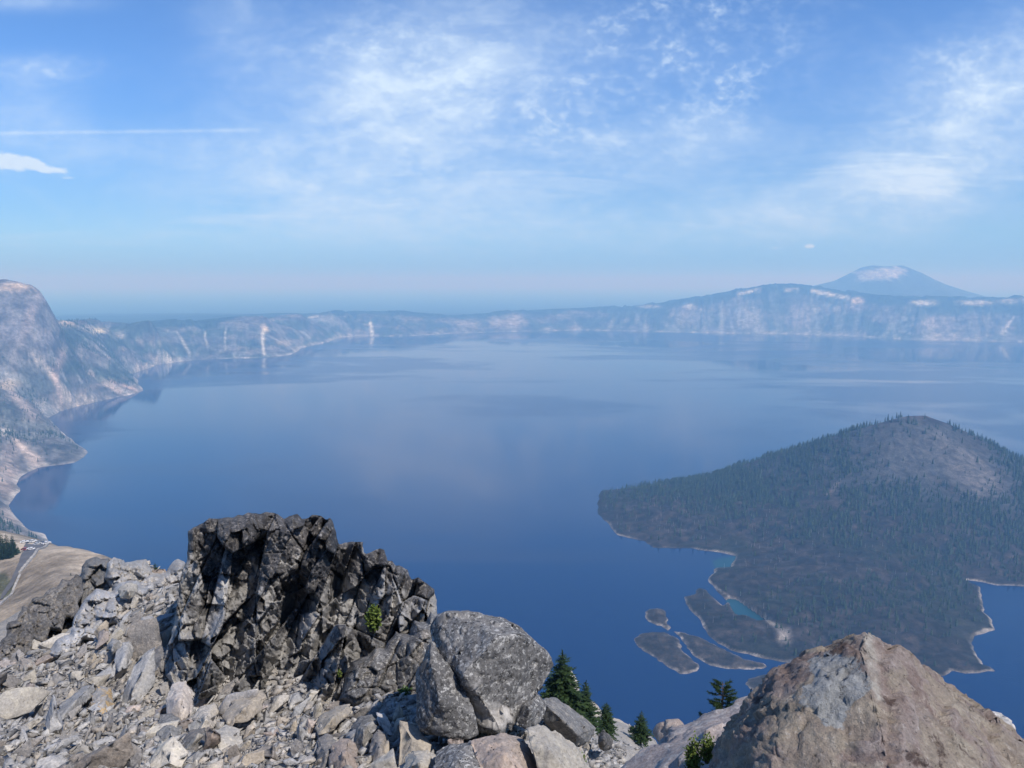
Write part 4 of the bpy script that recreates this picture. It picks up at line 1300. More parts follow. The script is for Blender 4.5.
def outcrop_material():
    m, t, p = principled('weathered_dark_rock')
    P = posn(t)
    n1 = t.noise(P, 0.9, 8, 0.65, 0.5)
    n2 = t.noise(P, 5, 7, 0.72)
    n3 = t.noise(P, 22, 5, 0.7)
    dark = t.mix(t.ramp(n2, 0.4, 0.62), (0.040, 0.039, 0.041), (0.100, 0.095, 0.091))
    pale = t.mix(t.ramp(n2, 0.35, 0.6), (0.19, 0.187, 0.183), (0.31, 0.30, 0.28))
    sp = t.new('ShaderNodeSeparateXYZ'); t.put(sp.inputs[0], P)
    # fresh pale rock near the foot, dark lichen crust higher up
    at = attr(t, 'tone')
    hgt = t.math('ADD', t.ramp(sp.outputs[2], CAMZ - 7.4, CAMZ - 5.0, 0.40, -0.10), t.math('MULTIPLY', t.math('ADD', n1, -0.5), 1.3))
    hgt = t.math('ADD', hgt, t.math('MULTIPLY', at.outputs['Fac'], 0.32))
    hgt = t.math('ADD', hgt, t.math('MULTIPLY', t.ramp(sp.outputs[0], -3.2, -1.6, 0.0, 1.0), 0.08))
    c = t.mix(t.ramp(hgt, 0.06, 0.20), dark, pale)
    s = t.noise(P, 11, 5, 0.78)
    c = t.mix(t.ramp(s, 0.53, 0.62, 0, 0.8), c, (0.30, 0.275, 0.245))
    c = t.mix(t.ramp(n3, 0.56, 0.66, 0, 0.6), c, (0.022, 0.022, 0.024))
    k = t.math('MULTIPLY', t.ramp(n3, 0.25, 0.75, 0.75, 1.25), t.math('ADD', at.outputs['Fac'], 1.0))
    cm = t.new('ShaderNodeVectorMath', operation='SCALE')
    t.put(cm.inputs[0], c); t.put(cm.inputs[3], k)
    t.put(p.inputs['Base Color'], cm.outputs[0])
    p.inputs['Roughness'].default_value = 0.8
    p.inputs['Specular IOR Level'].default_value = 0.3
    bump(t, p, t.math('ADD', n2, t.math('MULTIPLY', n3, 0.4)), 0.7, 0.06)
    return m
M_OUT = outcrop_material()
build_outcrop()

# dark ledge along the left skyline and the broken crest beside it
LV = [(17, 15, 0.4, 0.20, 0.45, 0.22, 0.12, 0.16), (8, 7, 0.3, 0.09, 0.22, 0.10, 0.15, 0.14), (3.6, 3.4, 0.0, 0.03, 0.07, 0.03, 0.2, 0.08)]
relief_mass('rock_ledge', 'low dark rock ledge edging the rubble above the dry hill', 'rock ledge',
            [(-40, 710), (-30, 672), (-4, 652), (1, 640), (6, 636), (8, 622), (17, 619), (22, 606), (28, 607), (33, 598), (43, 596), (50, 588), (57, 587), (62, 579), (70, 580), (76, 574), (82, 578), (84, 592), (78, 604), (82, 618), (66, 616), (62, 630), (50, 628), (46, 644), (34, 640), (30, 656), (16, 656), (10, 672), (-10, 700)],
            lambda a, b: 19.0 - (b - 600) * 0.035, M_BROWNDARK, 31, [(17, 15, 0.4, 0.09, 0.25, 0.10, 0.12, 0.16), (7, 6, 0.3, 0.05, 0.14, 0.05, 0.15, 0.16), (3.2, 3.0, 0.0, 0.02, 0.05, 0.02, 0.2, 0.08)], gs=0.9, rim=1.5, rimd=0.15, thick=1.6)
relief_mass('rock_crag', 'small dark grey crag on the crest left of the tall outcrop', 'rock crag',
            [(77, 600), (78, 585), (81, 574), (82, 566), (86, 560), (92, 558), (97, 556.5), (101, 559), (108, 558), (112, 564), (116, 575), (112, 590), (118, 602), (124, 618), (112, 634), (98, 628), (90, 615), (80, 612)],
            lambda a, b: 20.6 - (b - 590) * 0.045, M_GREY, 33, LV, gs=0.9, rim=2, thick=1.6)
relief_mass('rock_crest', 'pale broken rock crest between the small crag and the tall outcrop', 'rock crest',
            [(104, 578), (108, 562), (114, 557), (121, 559), (124, 562), (130, 562), (137, 560), (146, 559), (150, 566), (152, 573), (160, 574), (166, 572), (172, 563), (178, 559), (185, 562), (190, 575), (188, 600), (176, 606), (158, 600), (138, 596), (118, 598)],
            lambda a, b: 20.0 - (b - 585) * 0.045, M_SCREE, 35, LV, gs=0.9, rim=2, thick=1.6)
relief_mass('rock_rib', 'grey broken rib of bedrock breaking through the rubble below the small crag', 'rock rib',
            [(84, 600), (96, 588), (112, 592), (120, 582), (136, 580), (150, 588), (146, 600), (128, 606), (124, 622), (108, 628), (100, 642), (84, 640), (76, 654), (58, 660), (48, 654), (56, 640), (70, 634), (74, 618)],
            lambda a, b: 18.6 - (b - 600) * 0.05, M_GREYL, 39, LV, gs=0.9, rim=2, thick=1.4)
LW = [(38, 40, 0.5, 0.16, 0.35, 0.30, 0.09, 0.10), (18, 20, 0.3, 0.06, 0.16, 0.10, 0.12, 0.10), (7, 8, 0.0, 0.02, 0.06, 0.03, 0.2, 0.06)]
relief_mass('rock_buttress', 'grey slabby rock buttress under the green tuft right of the dark outcrop', 'rock buttress',
            [(338, 700), (344, 676), (352, 662), (366, 655), (376, 645), (384, 648), (396, 632), (409, 634), (414, 620), (426, 622), (431, 612), (436, 618), (434, 640), (428, 668), (424, 694), (404, 700), (380, 706), (354, 710)],
            lambda a, b: 12.0 - (b - 650) * 0.014 - 0.002 * (a - 390), M_BOULDER, 37, LW, gs=1.0, rim=3, thick=1.6)

# ---------------------------------------------------------------- the big boulders
hero_rock([(430, 628, 9.3), (438, 616, 9.3), (450, 613, 9.2), (475, 612.5, 9.2), (492, 615.5, 9.2), (508, 621, 9.2), (520, 633, 8.9), (530, 637, 8.9), (545, 650, 9.0), (554, 664, 9.1), (550, 674, 9.05), (541, 690, 9.0),
           (463, 674, 8.2), (497, 638, 8.42), (519, 635, 8.62), (432, 655, 8.95), (446, 656, 8.75), (500, 730, 8.5), (515, 727, 8.6), (523, 712, 8.75), (480, 728, 8.6), (475, 715, 8.5), (452, 740, 9.0),
           (440, 620, 10.4), (500, 622, 10.4), (540, 655, 10.4), (520, 700, 10.3), (450, 720, 10.3)],
          'large rounded grey boulder with speckled lichen and a pale right face', M_BOULDER, length=0.03, bev=0.014, amp=0.013, freq=2.6, seed=3, amp2=0.02, chips=((0.5, 0.05), (0.16, 0.012)), extra={'fresh': lambda co: (lambda q: patch_amt(q[0], q[1], 496, 716, 20, 15) + 0.5 * patch_amt(q[0], q[1], 475, 690, 14, 24))(proj(co[:, 0], co[:, 1], co[:, 2]))})
hero_rock([(428, 645, 8.75), (432, 640, 8.75), (438, 650, 8.65), (430, 662, 8.55), (416, 672, 8.7), (418, 700, 8.4), (417, 720, 8.3), (424, 733, 8.2), (445, 738, 8.1), (468, 739, 8.15), (478, 735, 8.25), (476, 715, 8.25), (466, 690, 8.35), (456, 676, 8.4), (430, 660, 8.4),
           (440, 700, 8.0), (425, 690, 9.2), (470, 735, 9.0), (440, 655, 9.2), (420, 728, 9.0)],
          'pointed grey boulder with yellowish lichen leaning against the large rounded boulder', M_BOULDER, length=0.03, bev=0.012, amp=0.012, freq=2.6, seed=5, amp2=0.02, chips=((0.4, 0.035), (0.14, 0.012)))

def side_attr(co):
    # the large grey lichen crust on the upper left face
    PX, PY = proj(co[:, 0], co[:, 1], co[:, 2])
    sd, _ = poly_sd(PX, PY, [(806, 656), (828, 650), (848, 652), (862, 645), (868, 668), (870, 695), (852, 712), (842, 728), (822, 727), (806, 715), (794, 706), (798, 692), (812, 680), (806, 668)])
    return np.clip(-sd / 8.0, -1, 1)
def dark_attr(co):
    PX, PY = proj(co[:, 0], co[:, 1], co[:, 2])
    return np.clip(patch_amt(PX, PY, 838, 648, 17, 8, -0.25) + patch_amt(PX, PY, 905, 752, 40, 9, 0.45) + 0.7 * patch_amt(PX, PY, 888, 712, 8, 22, -0.35) + 0.6 * patch_amt(PX, PY, 760, 702, 14, 10), 0, 1)
def edge_attr(co):
    PX, PY = proj(co[:, 0], co[:, 1], co[:, 2])
    rx = np.interp(PY, [630, 640, 690, 745, 800], [869, 862, 872, 886, 900])
    w = np.where(PY < 690, 6, 3) * (1 + 0.5 * fbm(co[:, 0] * 9, co[:, 1] * 9, co[:, 2] * 9, 3, 2))
    return np.clip(np.exp(-((PX - rx - 5) / w) ** 2) * (PY < 700), 0, 1)
hero_rock([(869, 630.5, 2.55), (856, 633, 2.58), (880, 636, 2.6), (862, 641, 2.45), (835, 640.5, 2.62), (818, 648, 2.62), (800, 658, 2.6), (775, 672, 2.6), (757, 690, 2.6), (737, 712, 2.58), (720, 735, 2.55), (708, 765, 2.5), (690, 830, 2.4),
           (872, 690, 2.28), (886, 745, 2.12), (905, 830, 1.95), (780, 740, 2.25), (760, 830, 2.05), (894, 648, 2.62), (923, 675, 2.62), (948, 691, 2.62), (966, 712, 2.62), (994, 734, 2.62), (1024, 747, 2.62), (1090, 790, 2.55),
           (960, 760, 2.25), (1060, 830, 2.2), (870, 640, 3.1), (800, 670, 3.3), (960, 720, 3.3), (740, 760, 3.2), (1050, 790, 3.2), (720, 850, 3.0), (1050, 880, 3.0)],
          'huge angular brown and grey lichened boulder with a pointed top at bottom right', M_BIG, length=0.011, bev=0.006, amp=0.014, freq=11, seed=7, extra={'side': side_attr, 'edge': edge_attr, 'dark': dark_attr}, amp2=0.007, chips=((0.34, 0.034), (0.10, 0.011), (0.04, 0.006)))
hero_rock([(617, 775, 4.0), (640, 748, 4.2), (655, 738, 4.3), (672, 730, 4.35), (700, 720, 4.4), (740, 708, 4.5), (775, 690, 4.5), (800, 690, 4.4), (800, 760, 4.0), (705, 790, 3.4), (660, 800, 3.4), (690, 750, 3.75), (660, 765, 3.8), (740, 740, 3.8),
           (640, 790, 5.2), (700, 735, 5.4), (790, 715, 5.4), (760, 820, 4.6)],
          'smooth pinkish boulder with a fine crack left of the huge brown boulder', M_PINK, length=0.025, bev=0.03, amp=0.010, freq=5, seed=9, amp2=0.01, chips=((0.5, 0.05), (0.18, 0.018)))
hero_rock([(652, 733, 6.6), (655, 724, 6.6), (664, 719, 6.6), (678, 718, 6.6), (684, 723, 6.6), (690, 735, 6.5), (660, 745, 6.4), (675, 728, 6.35), (665, 735, 7.2), (685, 740, 7.2), (672, 724, 7.1)],
          'small reddish rock peeping over the pinkish boulder', M_PINK, name='rock', cat='rock', length=0.03, bev=0.01, amp=0.02, freq=6, seed=10)
hero_rock([(948, 716, 3.6), (962, 710.5, 3.6), (985, 711, 3.6), (1003, 714, 3.6), (1012, 722, 3.6), (1014, 738, 3.55), (1012, 770, 3.5), (960, 770, 3.4), (985, 725, 3.4), (1000, 735, 3.35), (960, 725, 4.1), (1000, 722, 4.1), (1010, 750, 4.1)],
          'pale layered rock behind the right shoulder of the huge brown boulder', M_SCREE, name='rock', cat='rock', length=0.02, bev=0.004, amp=0.03, freq=9, seed=11)
hero_rock([(1008, 742, 3.9), (1020, 735.5, 3.9), (1045, 738, 3.9), (1060, 760, 3.8), (1010, 765, 3.7), (1030, 750, 3.6), (1020, 745, 4.4), (1050, 755, 4.4)],
          'dark rock showing at the right edge beside the pale layered rock', M_GREY, name='rock', cat='rock', length=0.03, bev=0.01, amp=0.02, freq=6, seed=12)

heroes = [
 # (points, label, material)
 ([(527, 728, 7.4), (540, 726, 7.5), (560, 733, 7.6), (578, 748, 7.6), (590, 768, 7.5), (585, 790, 7.2), (545, 790, 6.9), (532, 750, 7.1), (550, 750, 7.05), (570, 775, 7.1), (545, 740, 8.2), (585, 775, 8.2)], 'smooth cream slab below the speckled boulder beside the gravelly gap', M_PALE),
 ([(516, 700, 8.9), (525, 694, 9.0), (536, 693, 9.2), (546, 702, 9.2), (545, 716, 9.0), (536, 727, 8.8), (526, 731, 8.6), (518, 722, 8.6), (530, 708, 8.5), (538, 715, 9.7), (528, 700, 9.8)], 'grey speckled rock wedged under the right side of the rounded boulder', M_BOULDER),
 ([(540, 700, 10.4), (552, 697, 10.8), (568, 706, 11.2), (585, 718, 11.4), (596, 728, 11.4), (588, 742, 10.9), (575, 748, 10.6), (556, 738, 10.3), (545, 722, 10.2), (565, 722, 9.9), (578, 735, 10.1), (570, 725, 12.2), (590, 738, 12.0)], 'sloping dark speckled rock right of the rounded boulder below the first fir', M_GREY),
 ([(597, 735, 14), (604, 730, 14.2), (611, 736, 14.3), (612, 748, 14), (604, 752, 13.6), (597, 745, 13.6), (604, 740, 13.2), (606, 742, 14.8)], 'small dark rock with a ragged top on the gravel below the firs', M_BROWNDARK),
 ([(470, 742, 7.4), (500, 733, 7.5), (525, 738, 7.6), (535, 760, 7.5), (540, 790, 7.0), (495, 795, 6.7), (478, 765, 7.0), (505, 755, 6.9), (525, 775, 6.9), (500, 745, 8.2), (530, 775, 8.2)], 'broad pinkish grey rock right of the dark crack under the pointed boulder', M_PALEP),
 ([(437, 752, 7.6), (450, 744, 7.6), (475, 741, 7.5), (490, 752, 7.3), (497, 768, 7.1), (495, 795, 6.8), (440, 795, 6.8), (432, 770, 7.2), (460, 760, 7.0), (480, 775, 6.85), (460, 750, 8.2), (485, 770, 8.2)], 'grey speckled rock under the pointed boulder at the bottom edge', M_BOULDER),
 ([(404, 757, 8.0), (412, 750, 8.0), (428, 750, 7.9), (438, 758, 7.8), (438, 772, 7.6), (420, 780, 7.4), (402, 772, 7.6), (420, 762, 7.4), (425, 760, 8.5)], 'pale blocky rock left of the speckled rock at the bottom edge', M_PALE),
 ([(331, 745, 8.7), (340, 738, 8.8), (350, 738, 8.8), (358, 748, 8.7), (362, 768, 8.4), (360, 785, 8.2), (333, 785, 8.2), (330, 765, 8.4), (345, 755, 8.25), (347, 765, 8.2), (346, 750, 9.2)], 'rounded pink rock standing upright at the bottom edge', M_PALEP),
 ([(371, 735, 8.9), (378, 729, 9.0), (386, 731, 9.0), (391, 745, 8.8), (393, 768, 8.4), (390, 785, 8.2), (371, 785, 8.2), (369, 760, 8.4), (380, 748, 8.35), (381, 745, 9.3)], 'upright brownish rock with a flat cap beside the rounded pink rock', M_GREYP),
 ([(351, 727, 9.4), (358, 716, 9.6), (372, 714, 9.7), (378, 724, 9.5), (372, 742, 9.0), (362, 755, 8.8), (352, 745, 9.0), (364, 730, 8.9), (366, 730, 10)], 'pointed grey rock above the rounded pink rock', M_GREY),
 ([(376, 712, 9.9), (384, 713, 9.9), (392, 724, 9.7), (395, 738, 9.4), (388, 735, 9.2), (380, 725, 9.3), (377, 718, 9.4), (388, 722, 10.2)], 'white elongated rock leaning over the brownish upright rock', M_WHITE),
 ([(314, 725, 9.8), (320, 715, 10), (335, 707, 10.2), (350, 704, 10.3), (352, 712, 10.1), (340, 722, 9.7), (330, 733, 9.5), (318, 735, 9.5), (333, 718, 9.6), (335, 715, 10.6)], 'pale crusted slab arching over the dark hollow', M_PALE),
 ([(318, 738, 9.2), (328, 733, 9.3), (336, 740, 9.1), (334, 765, 8.6), (330, 785, 8.4), (318, 785, 8.4), (316, 760, 8.7), (326, 755, 8.55), (326, 745, 9.6)], 'narrow grey brown rock left of the rounded pink rock', M_GREYP),
 ([(222, 716, 10.6), (232, 702, 11.0), (248, 694, 11.3), (262, 690, 11.4), (266, 697, 11.2), (262, 710, 10.8), (248, 722, 10.4), (228, 724, 10.3), (245, 708, 10.4), (248, 705, 11.6)], 'cream slanted slab with an orange edge at the foot of the dark outcrop', M_PALE),
 ([(193, 718, 10.6), (200, 706, 10.9), (214, 704, 11.0), (218, 715, 10.8), (214, 728, 10.3), (200, 733, 10.1), (206, 718, 10.2), (207, 715, 11.2)], 'light cream rock left of the cream slanted slab', M_PALE),
 ([(165, 700, 11.4), (172, 684, 11.9), (186, 680, 12.0), (194, 694, 11.7), (192, 715, 11.0), (182, 722, 10.8), (168, 716, 10.9), (180, 700, 10.9), (181, 695, 12.2)], 'tall pinkish white rock standing below the left foot of the outcrop', M_WHITE),
 ([(157, 727, 10.4), (160, 716, 10.7), (172, 713, 10.8), (181, 720, 10.6), (183, 738, 10.0), (176, 750, 9.7), (160, 748, 9.8), (157, 738, 10), (170, 730, 10.0), (171, 728, 10.9)], 'dark grey squared rock in the rubble below the tall pinkish rock', M_GREY),
 ([(180, 742, 9.8), (190, 730, 10.1), (205, 728, 10.1), (207, 740, 9.9), (201, 758, 9.4), (188, 764, 9.2), (180, 755, 9.4), (194, 742, 9.4), (196, 740, 10.2)], 'grey wedge shaped rock at the foot of the rubble slope', M_GREYP),
 ([(203, 745, 9.6), (210, 732, 10), (226, 725, 10.2), (240, 728, 10.1), (243, 742, 9.7), (235, 755, 9.4), (215, 758, 9.3), (222, 738, 9.5), (224, 740, 10.3)], 'broad buff rock below the cream slanted slab', M_PALE),
 ([(256, 770, 9.0), (262, 755, 9.3), (278, 742, 9.6), (286, 744, 9.6), (288, 756, 9.3), (276, 772, 8.8), (262, 782, 8.6), (272, 758, 9.0), (274, 757, 9.7)], 'long white angular rock lying aslant at the bottom edge', M_WHITE),
 ([(118, 590, 18.6), (126, 583, 18.8), (136, 584, 18.8), (138, 592, 18.6), (130, 600, 18.2), (120, 598, 18.2), (128, 590, 18.0), (129, 590, 19)], 'yellowish boulder high on the rubble below the pale crest', M_PALE),
 ([(136, 632, 15.2), (142, 618, 15.7), (154, 616, 15.8), (160, 625, 15.6), (157, 636, 15.1), (146, 640, 14.9), (148, 627, 14.9), (149, 627, 15.9)], 'light grey blocky boulder on the upper rubble slope', M_GREYL),
 ([(52, 715, 12.0), (62, 702, 12.4), (82, 688, 13.0), (94, 682, 13.2), (97, 690, 13.0), (86, 704, 12.4), (70, 718, 11.9), (58, 722, 11.7), (76, 700, 12.1), (76, 704, 12.9)], 'long grey wedge rock lying aslant in the middle of the rubble', M_GREYL),
 ([(92, 695, 12.6), (98, 686, 12.9), (110, 688, 12.9), (114, 700, 12.6), (112, 720, 12.0), (100, 734, 11.6), (90, 728, 11.7), (92, 710, 12.0), (103, 705, 12.0), (103, 702, 13.1)], 'standing boulder with an ochre stain in the middle of the rubble', M_OCHRE),
 ([(30, 728, 11.6), (38, 718, 11.8), (54, 715, 11.8), (55, 725, 11.5), (44, 735, 11.1), (32, 736, 11.1), (43, 724, 11.2), (44, 724, 12)], 'flat grey slab in the rubble below the long wedge rock', M_GREYL),
 ([(115, 660, 14.0), (122, 642, 14.6), (130, 640, 14.7), (134, 650, 14.4), (128, 668, 13.8), (118, 672, 13.6), (125, 655, 13.9), (125, 655, 14.8)], 'pale upright slab beside the light grey boulder on the slope', M_GREYL),
 ([(150, 655, 14.2), (160, 645, 14.5), (172, 650, 14.3), (174, 665, 13.9), (162, 672, 13.6), (150, 666, 13.8), (161, 658, 13.7), (162, 658, 14.6)], 'greenish grey boulder against the left side of the outcrop', M_GREYP),
 ([(106, 646, 14.6), (112, 638, 14.8), (120, 640, 14.8), (121, 650, 14.5), (112, 656, 14.2), (113, 646, 14.2), (113, 647, 15)], 'small pale block left of the upright slab', M_GREYL),
]
def build_heroes():
    for i, (pts, lab, mat) in enumerate(heroes):
        ds = sum(p[2] for p in pts) / len(pts)
        hero_rock(pts, lab, mat, name='rock', cat='rock', length=0.004 * ds, bev=0.0006 * ds, amp=0.0012 * ds, freq=26 / ds, seed=40 + i, amp2=0.0010 * ds, chips=((0.028 * ds, 0.0022 * ds), (0.011 * ds, 0.0011 * ds)))
build_heroes()

# ---------------------------------------------------------------- rubble
def base_rock(seed, flat=1.0, n=13, fine=False):
    rnd = random.Random(seed)
    pts = []
    for _ in range(n):
        v = Vector((rnd.gauss(0, 1), rnd.gauss(0, 1), rnd.gauss(0, 1))).normalized()
        k = max(abs(v.x), abs(v.y), abs(v.z)) ** -0.9
        v *= k * rnd.uniform(0.7, 1.0)
        pts.append((v.x * 0.74, v.y * 0.42, v.z * 0.23 * flat))
    bm = hull_mesh(pts)
    if fine:
        co, fc = rough(bm, 0.12, 0.004, 0.012, 3.0, seed, 0.008, ((0.5, 0.034), (0.2, 0.014)))
    else:
        bmesh.ops.triangulate(bm, faces=bm.faces[:])
        bm.verts.ensure_lookup_table()
        co = np.array([v.co[:] for v in bm.verts]); fc = np.array([[v.index for v in f.verts] for f in bm.faces])
    bm.free()
    return co, fc
def rotm(a, b, c):
    ca, sa, cb, sb, cc, sc = math.cos(a), math.sin(a), math.cos(b), math.sin(b), math.cos(c), math.sin(c)
    Rz = np.array([[ca, -sa, 0], [sa, ca, 0], [0, 0, 1]]); Rx = np.array([[1, 0, 0], [0, cb, -sb], [0, sb, cb]]); Ry = np.array([[cc, 0, sc], [0, 1, 0], [-sc, 0, cc]])
    return Rz @ Rx @ Ry
def build_rubble():
    rnd = random.Random(77); rng = np.random.default_rng(77)
    # solid small stuff
    protos = [base_rock(100 + i, rnd.uniform(0.5, 1.5), rnd.choice((6, 7, 8, 9))) for i in range(24)]
    N = 42000
    u = rng.uniform(-0.86, 0.16, N); y = np.exp(rng.uniform(math.log(6.5), math.log(26), N))
    x = u * y; z = fz_at(x, y)
    PX, PY = proj(x, y, z)
    keep = (PX > -90) & (PX < 640) & (PY < 830)
    keep &= ~((PX > 595) & (PY < 745))
    keep &= PY > np.interp(PX, [-90, 0, 20, 45, 75, 90], [720, 662, 632, 612, 594, 560])
    x, y, z = x[keep], y[keep], z[keep]
    sz = 0.05 * rng.pareto(1.8, len(x)) + 0.03
    sz = np.minimum(sz, 0.19) * (0.5 + y * 0.045)
    Vs, Fs, T, off = [], [], [], 0
    for i in range(len(x)):
        V, Fc = protos[rnd.randrange(24)]
        M = rotm(rnd.gauss(0.35, 0.7), rnd.gauss(0.7, 0.6), rnd.gauss(-0.5, 0.5)) * sz[i]
        Vs.append(V @ M.T + (x[i], y[i], z[i] + sz[i] * 0.18)); Fs.append(Fc + off); off += len(V)
        T.append(np.full(len(V), rnd.choice((rnd.uniform(-0.2, 0.28), rnd.uniform(-0.2, 0.28), rnd.uniform(-0.62, 0.1)))))
    o = mesh_obj('rubble', np.concatenate(Vs), np.concatenate(Fs), M_SCREE, tone={'tone': np.concatenate(T)})
    tag(o, 'small angular pale stones covering the slope', 'rubble', kind='stuff')
    # the larger loose stones, each its own object
    kinds = [('grey', M_GREYL), ('pale buff', M_PALE), ('dark grey', M_GREYP), ('rosy', M_PALEP)]
    srcs = {}
    labels = {'grey': 'angular light grey stone lying loose among the rubble of the slope', 'pale buff': 'angular pale buff stone lying loose among the rubble of the slope',
              'dark grey': 'angular darker brownish grey stone lying loose among the rubble', 'rosy': 'angular rosy tinted stone lying loose among the rubble'}
    n = 0; tries = 0
    placed = []
    while n < 262 and tries < 9000:
        tries += 1
        px = rnd.uniform(-20, 585); py = rnd.uniform(568, 800)
        if px > 340 and py < 715: continue
        if 172 < px < 340 and py < 700: continue
        if px < 172 and py < 690 - px * 0.75 + 10 and px < 100: 
            if py < 672 - px * 0.95: continue
        if 408 < px and py < 742: continue
        s_px = min(54, 7 + 8.5 * rnd.paretovariate(1.2))
        if py < 625: s_px = min(s_px, 13)
        if any((px - a) ** 2 + (py - b) ** 2 < (0.31 * (s_px + c)) ** 2 for a, b, c in placed): continue
        X, Y, Z = on_ground(px, py)
        if Y > 28: continue
        placed.append((px, py, s_px))
        s = s_px / F * Y * 0.95
        k = rnd.choices(range(4), (5, 4, 3, 2))[0]
        v = rnd.randrange(5)
        if (k, v) not in srcs:
            co, fc = base_rock(300 + v + 10 * k, rnd.uniform(0.8, 1.7), rnd.choice((9, 10, 12)), True)
            o = mesh_obj('loose_stone', co, fc, kinds[k][1], tone={'tone': np.full(len(co), rnd.uniform(-.1, .1))})
            srcs[(k, v)] = o
        else:
            o = srcs[(k, v)].copy(); COL.objects.link(o)
        o.location = (X, Y, Z + s * 0.30)
        o.scale = (s * rnd.uniform(.85, 1.25), s * rnd.uniform(.8, 1.1), s * rnd.uniform(.8, 1.3))
        o.rotation_euler = (rnd.gauss(0.75, 0.5), rnd.gauss(-0.55, 0.45), rnd.gauss(0.3, 0.5))
        size = 'large' if s_px > 22 else 'mid sized' if s_px > 14 else 'small'
        if px > 395: where = 'in front of the pointed boulder'
        elif px > 300: where = 'right of the cream slanted slab'
        elif px > 165: where = 'at the foot of the dark outcrop'
        elif py < 640: where = 'high on the rubble below the crest'
        elif py < 700: where = 'mid slope left of the outcrop'
        elif px < 80: where = 'low in the bottom left corner'
        else: where = 'low down below the ochre stained boulder'
        tag(o, f'{size} angular {kinds[k][0]} stone lying {where}', 'stone', f'{size} {kinds[k][0]} stones {where}')
        n += 1
    # thin litter on the gravel by the firs
    N = 2600
    u = rng.uniform(0.02, 0.28, N); y = np.exp(rng.uniform(math.log(9), math.log(46), N)); x = u * y; z = fz_at(x, y)
    Vs, Fs, T, off = [], [], [], 0
    for i in range(N):
        V, Fc = protos[rnd.randrange(24)]
        s = rnd.uniform(0.04, 0.16) + 0.1 * (rnd.random() < 0.06)
        Vs.append(V @ (rotm(rnd.random() * 6, rnd.gauss(0, .5), rnd.gauss(0, .4)) * s).T + (x[i], y[i], z[i] + s * 0.1)); Fs.append(Fc + off); off += len(V)
        T.append(np.full(len(V), rnd.uniform(-0.25, 0.25)))
    o = mesh_obj('gravel', np.concatenate(Vs), np.concatenate(Fs), M_SCREE, tone={'tone': np.concatenate(T)})
    tag(o, 'loose gravel on the pale slope below the firs', 'gravel', kind='stuff')
build_rubble()
# pale rocks on the drop-off behind the firs
hero_rock([(566, 672, 50), (571, 668, 50), (578, 680, 50), (582, 700, 49), (578, 715, 48), (568, 712, 48), (562, 690, 48), (573, 690, 47), (575, 690, 53)],
          'pale crag standing behind the tallest fir', M_PALE, name='rock_crag', cat='rock crag', length=0.2, bev=0.1, amp=0.25, freq=0.8, seed=61, amp2=0.1)
hero_rock([(588, 703, 50), (594, 700, 50), (602, 710, 50), (606, 722, 49), (600, 732, 48), (588, 728, 48), (585, 712, 48), (596, 715, 47), (598, 716, 53)],
          'pale crag between the second and third fir', M_PALE, name='rock_crag', cat='rock crag', length=0.2, bev=0.1, amp=0.25, freq=0.8, seed=62, amp2=0.1)
hero_rock([(606, 720, 50), (614, 716, 50), (624, 721, 50), (630, 728, 49.5), (626, 734, 48.5), (608, 734, 48.5), (616, 726, 47.5), (620, 727, 53)],
          'low pale crag right of the third fir on the brink', M_PALE, name='rock_crag', cat='rock crag', length=0.2, bev=0.1, amp=0.25, freq=0.8, seed=63, amp2=0.1)

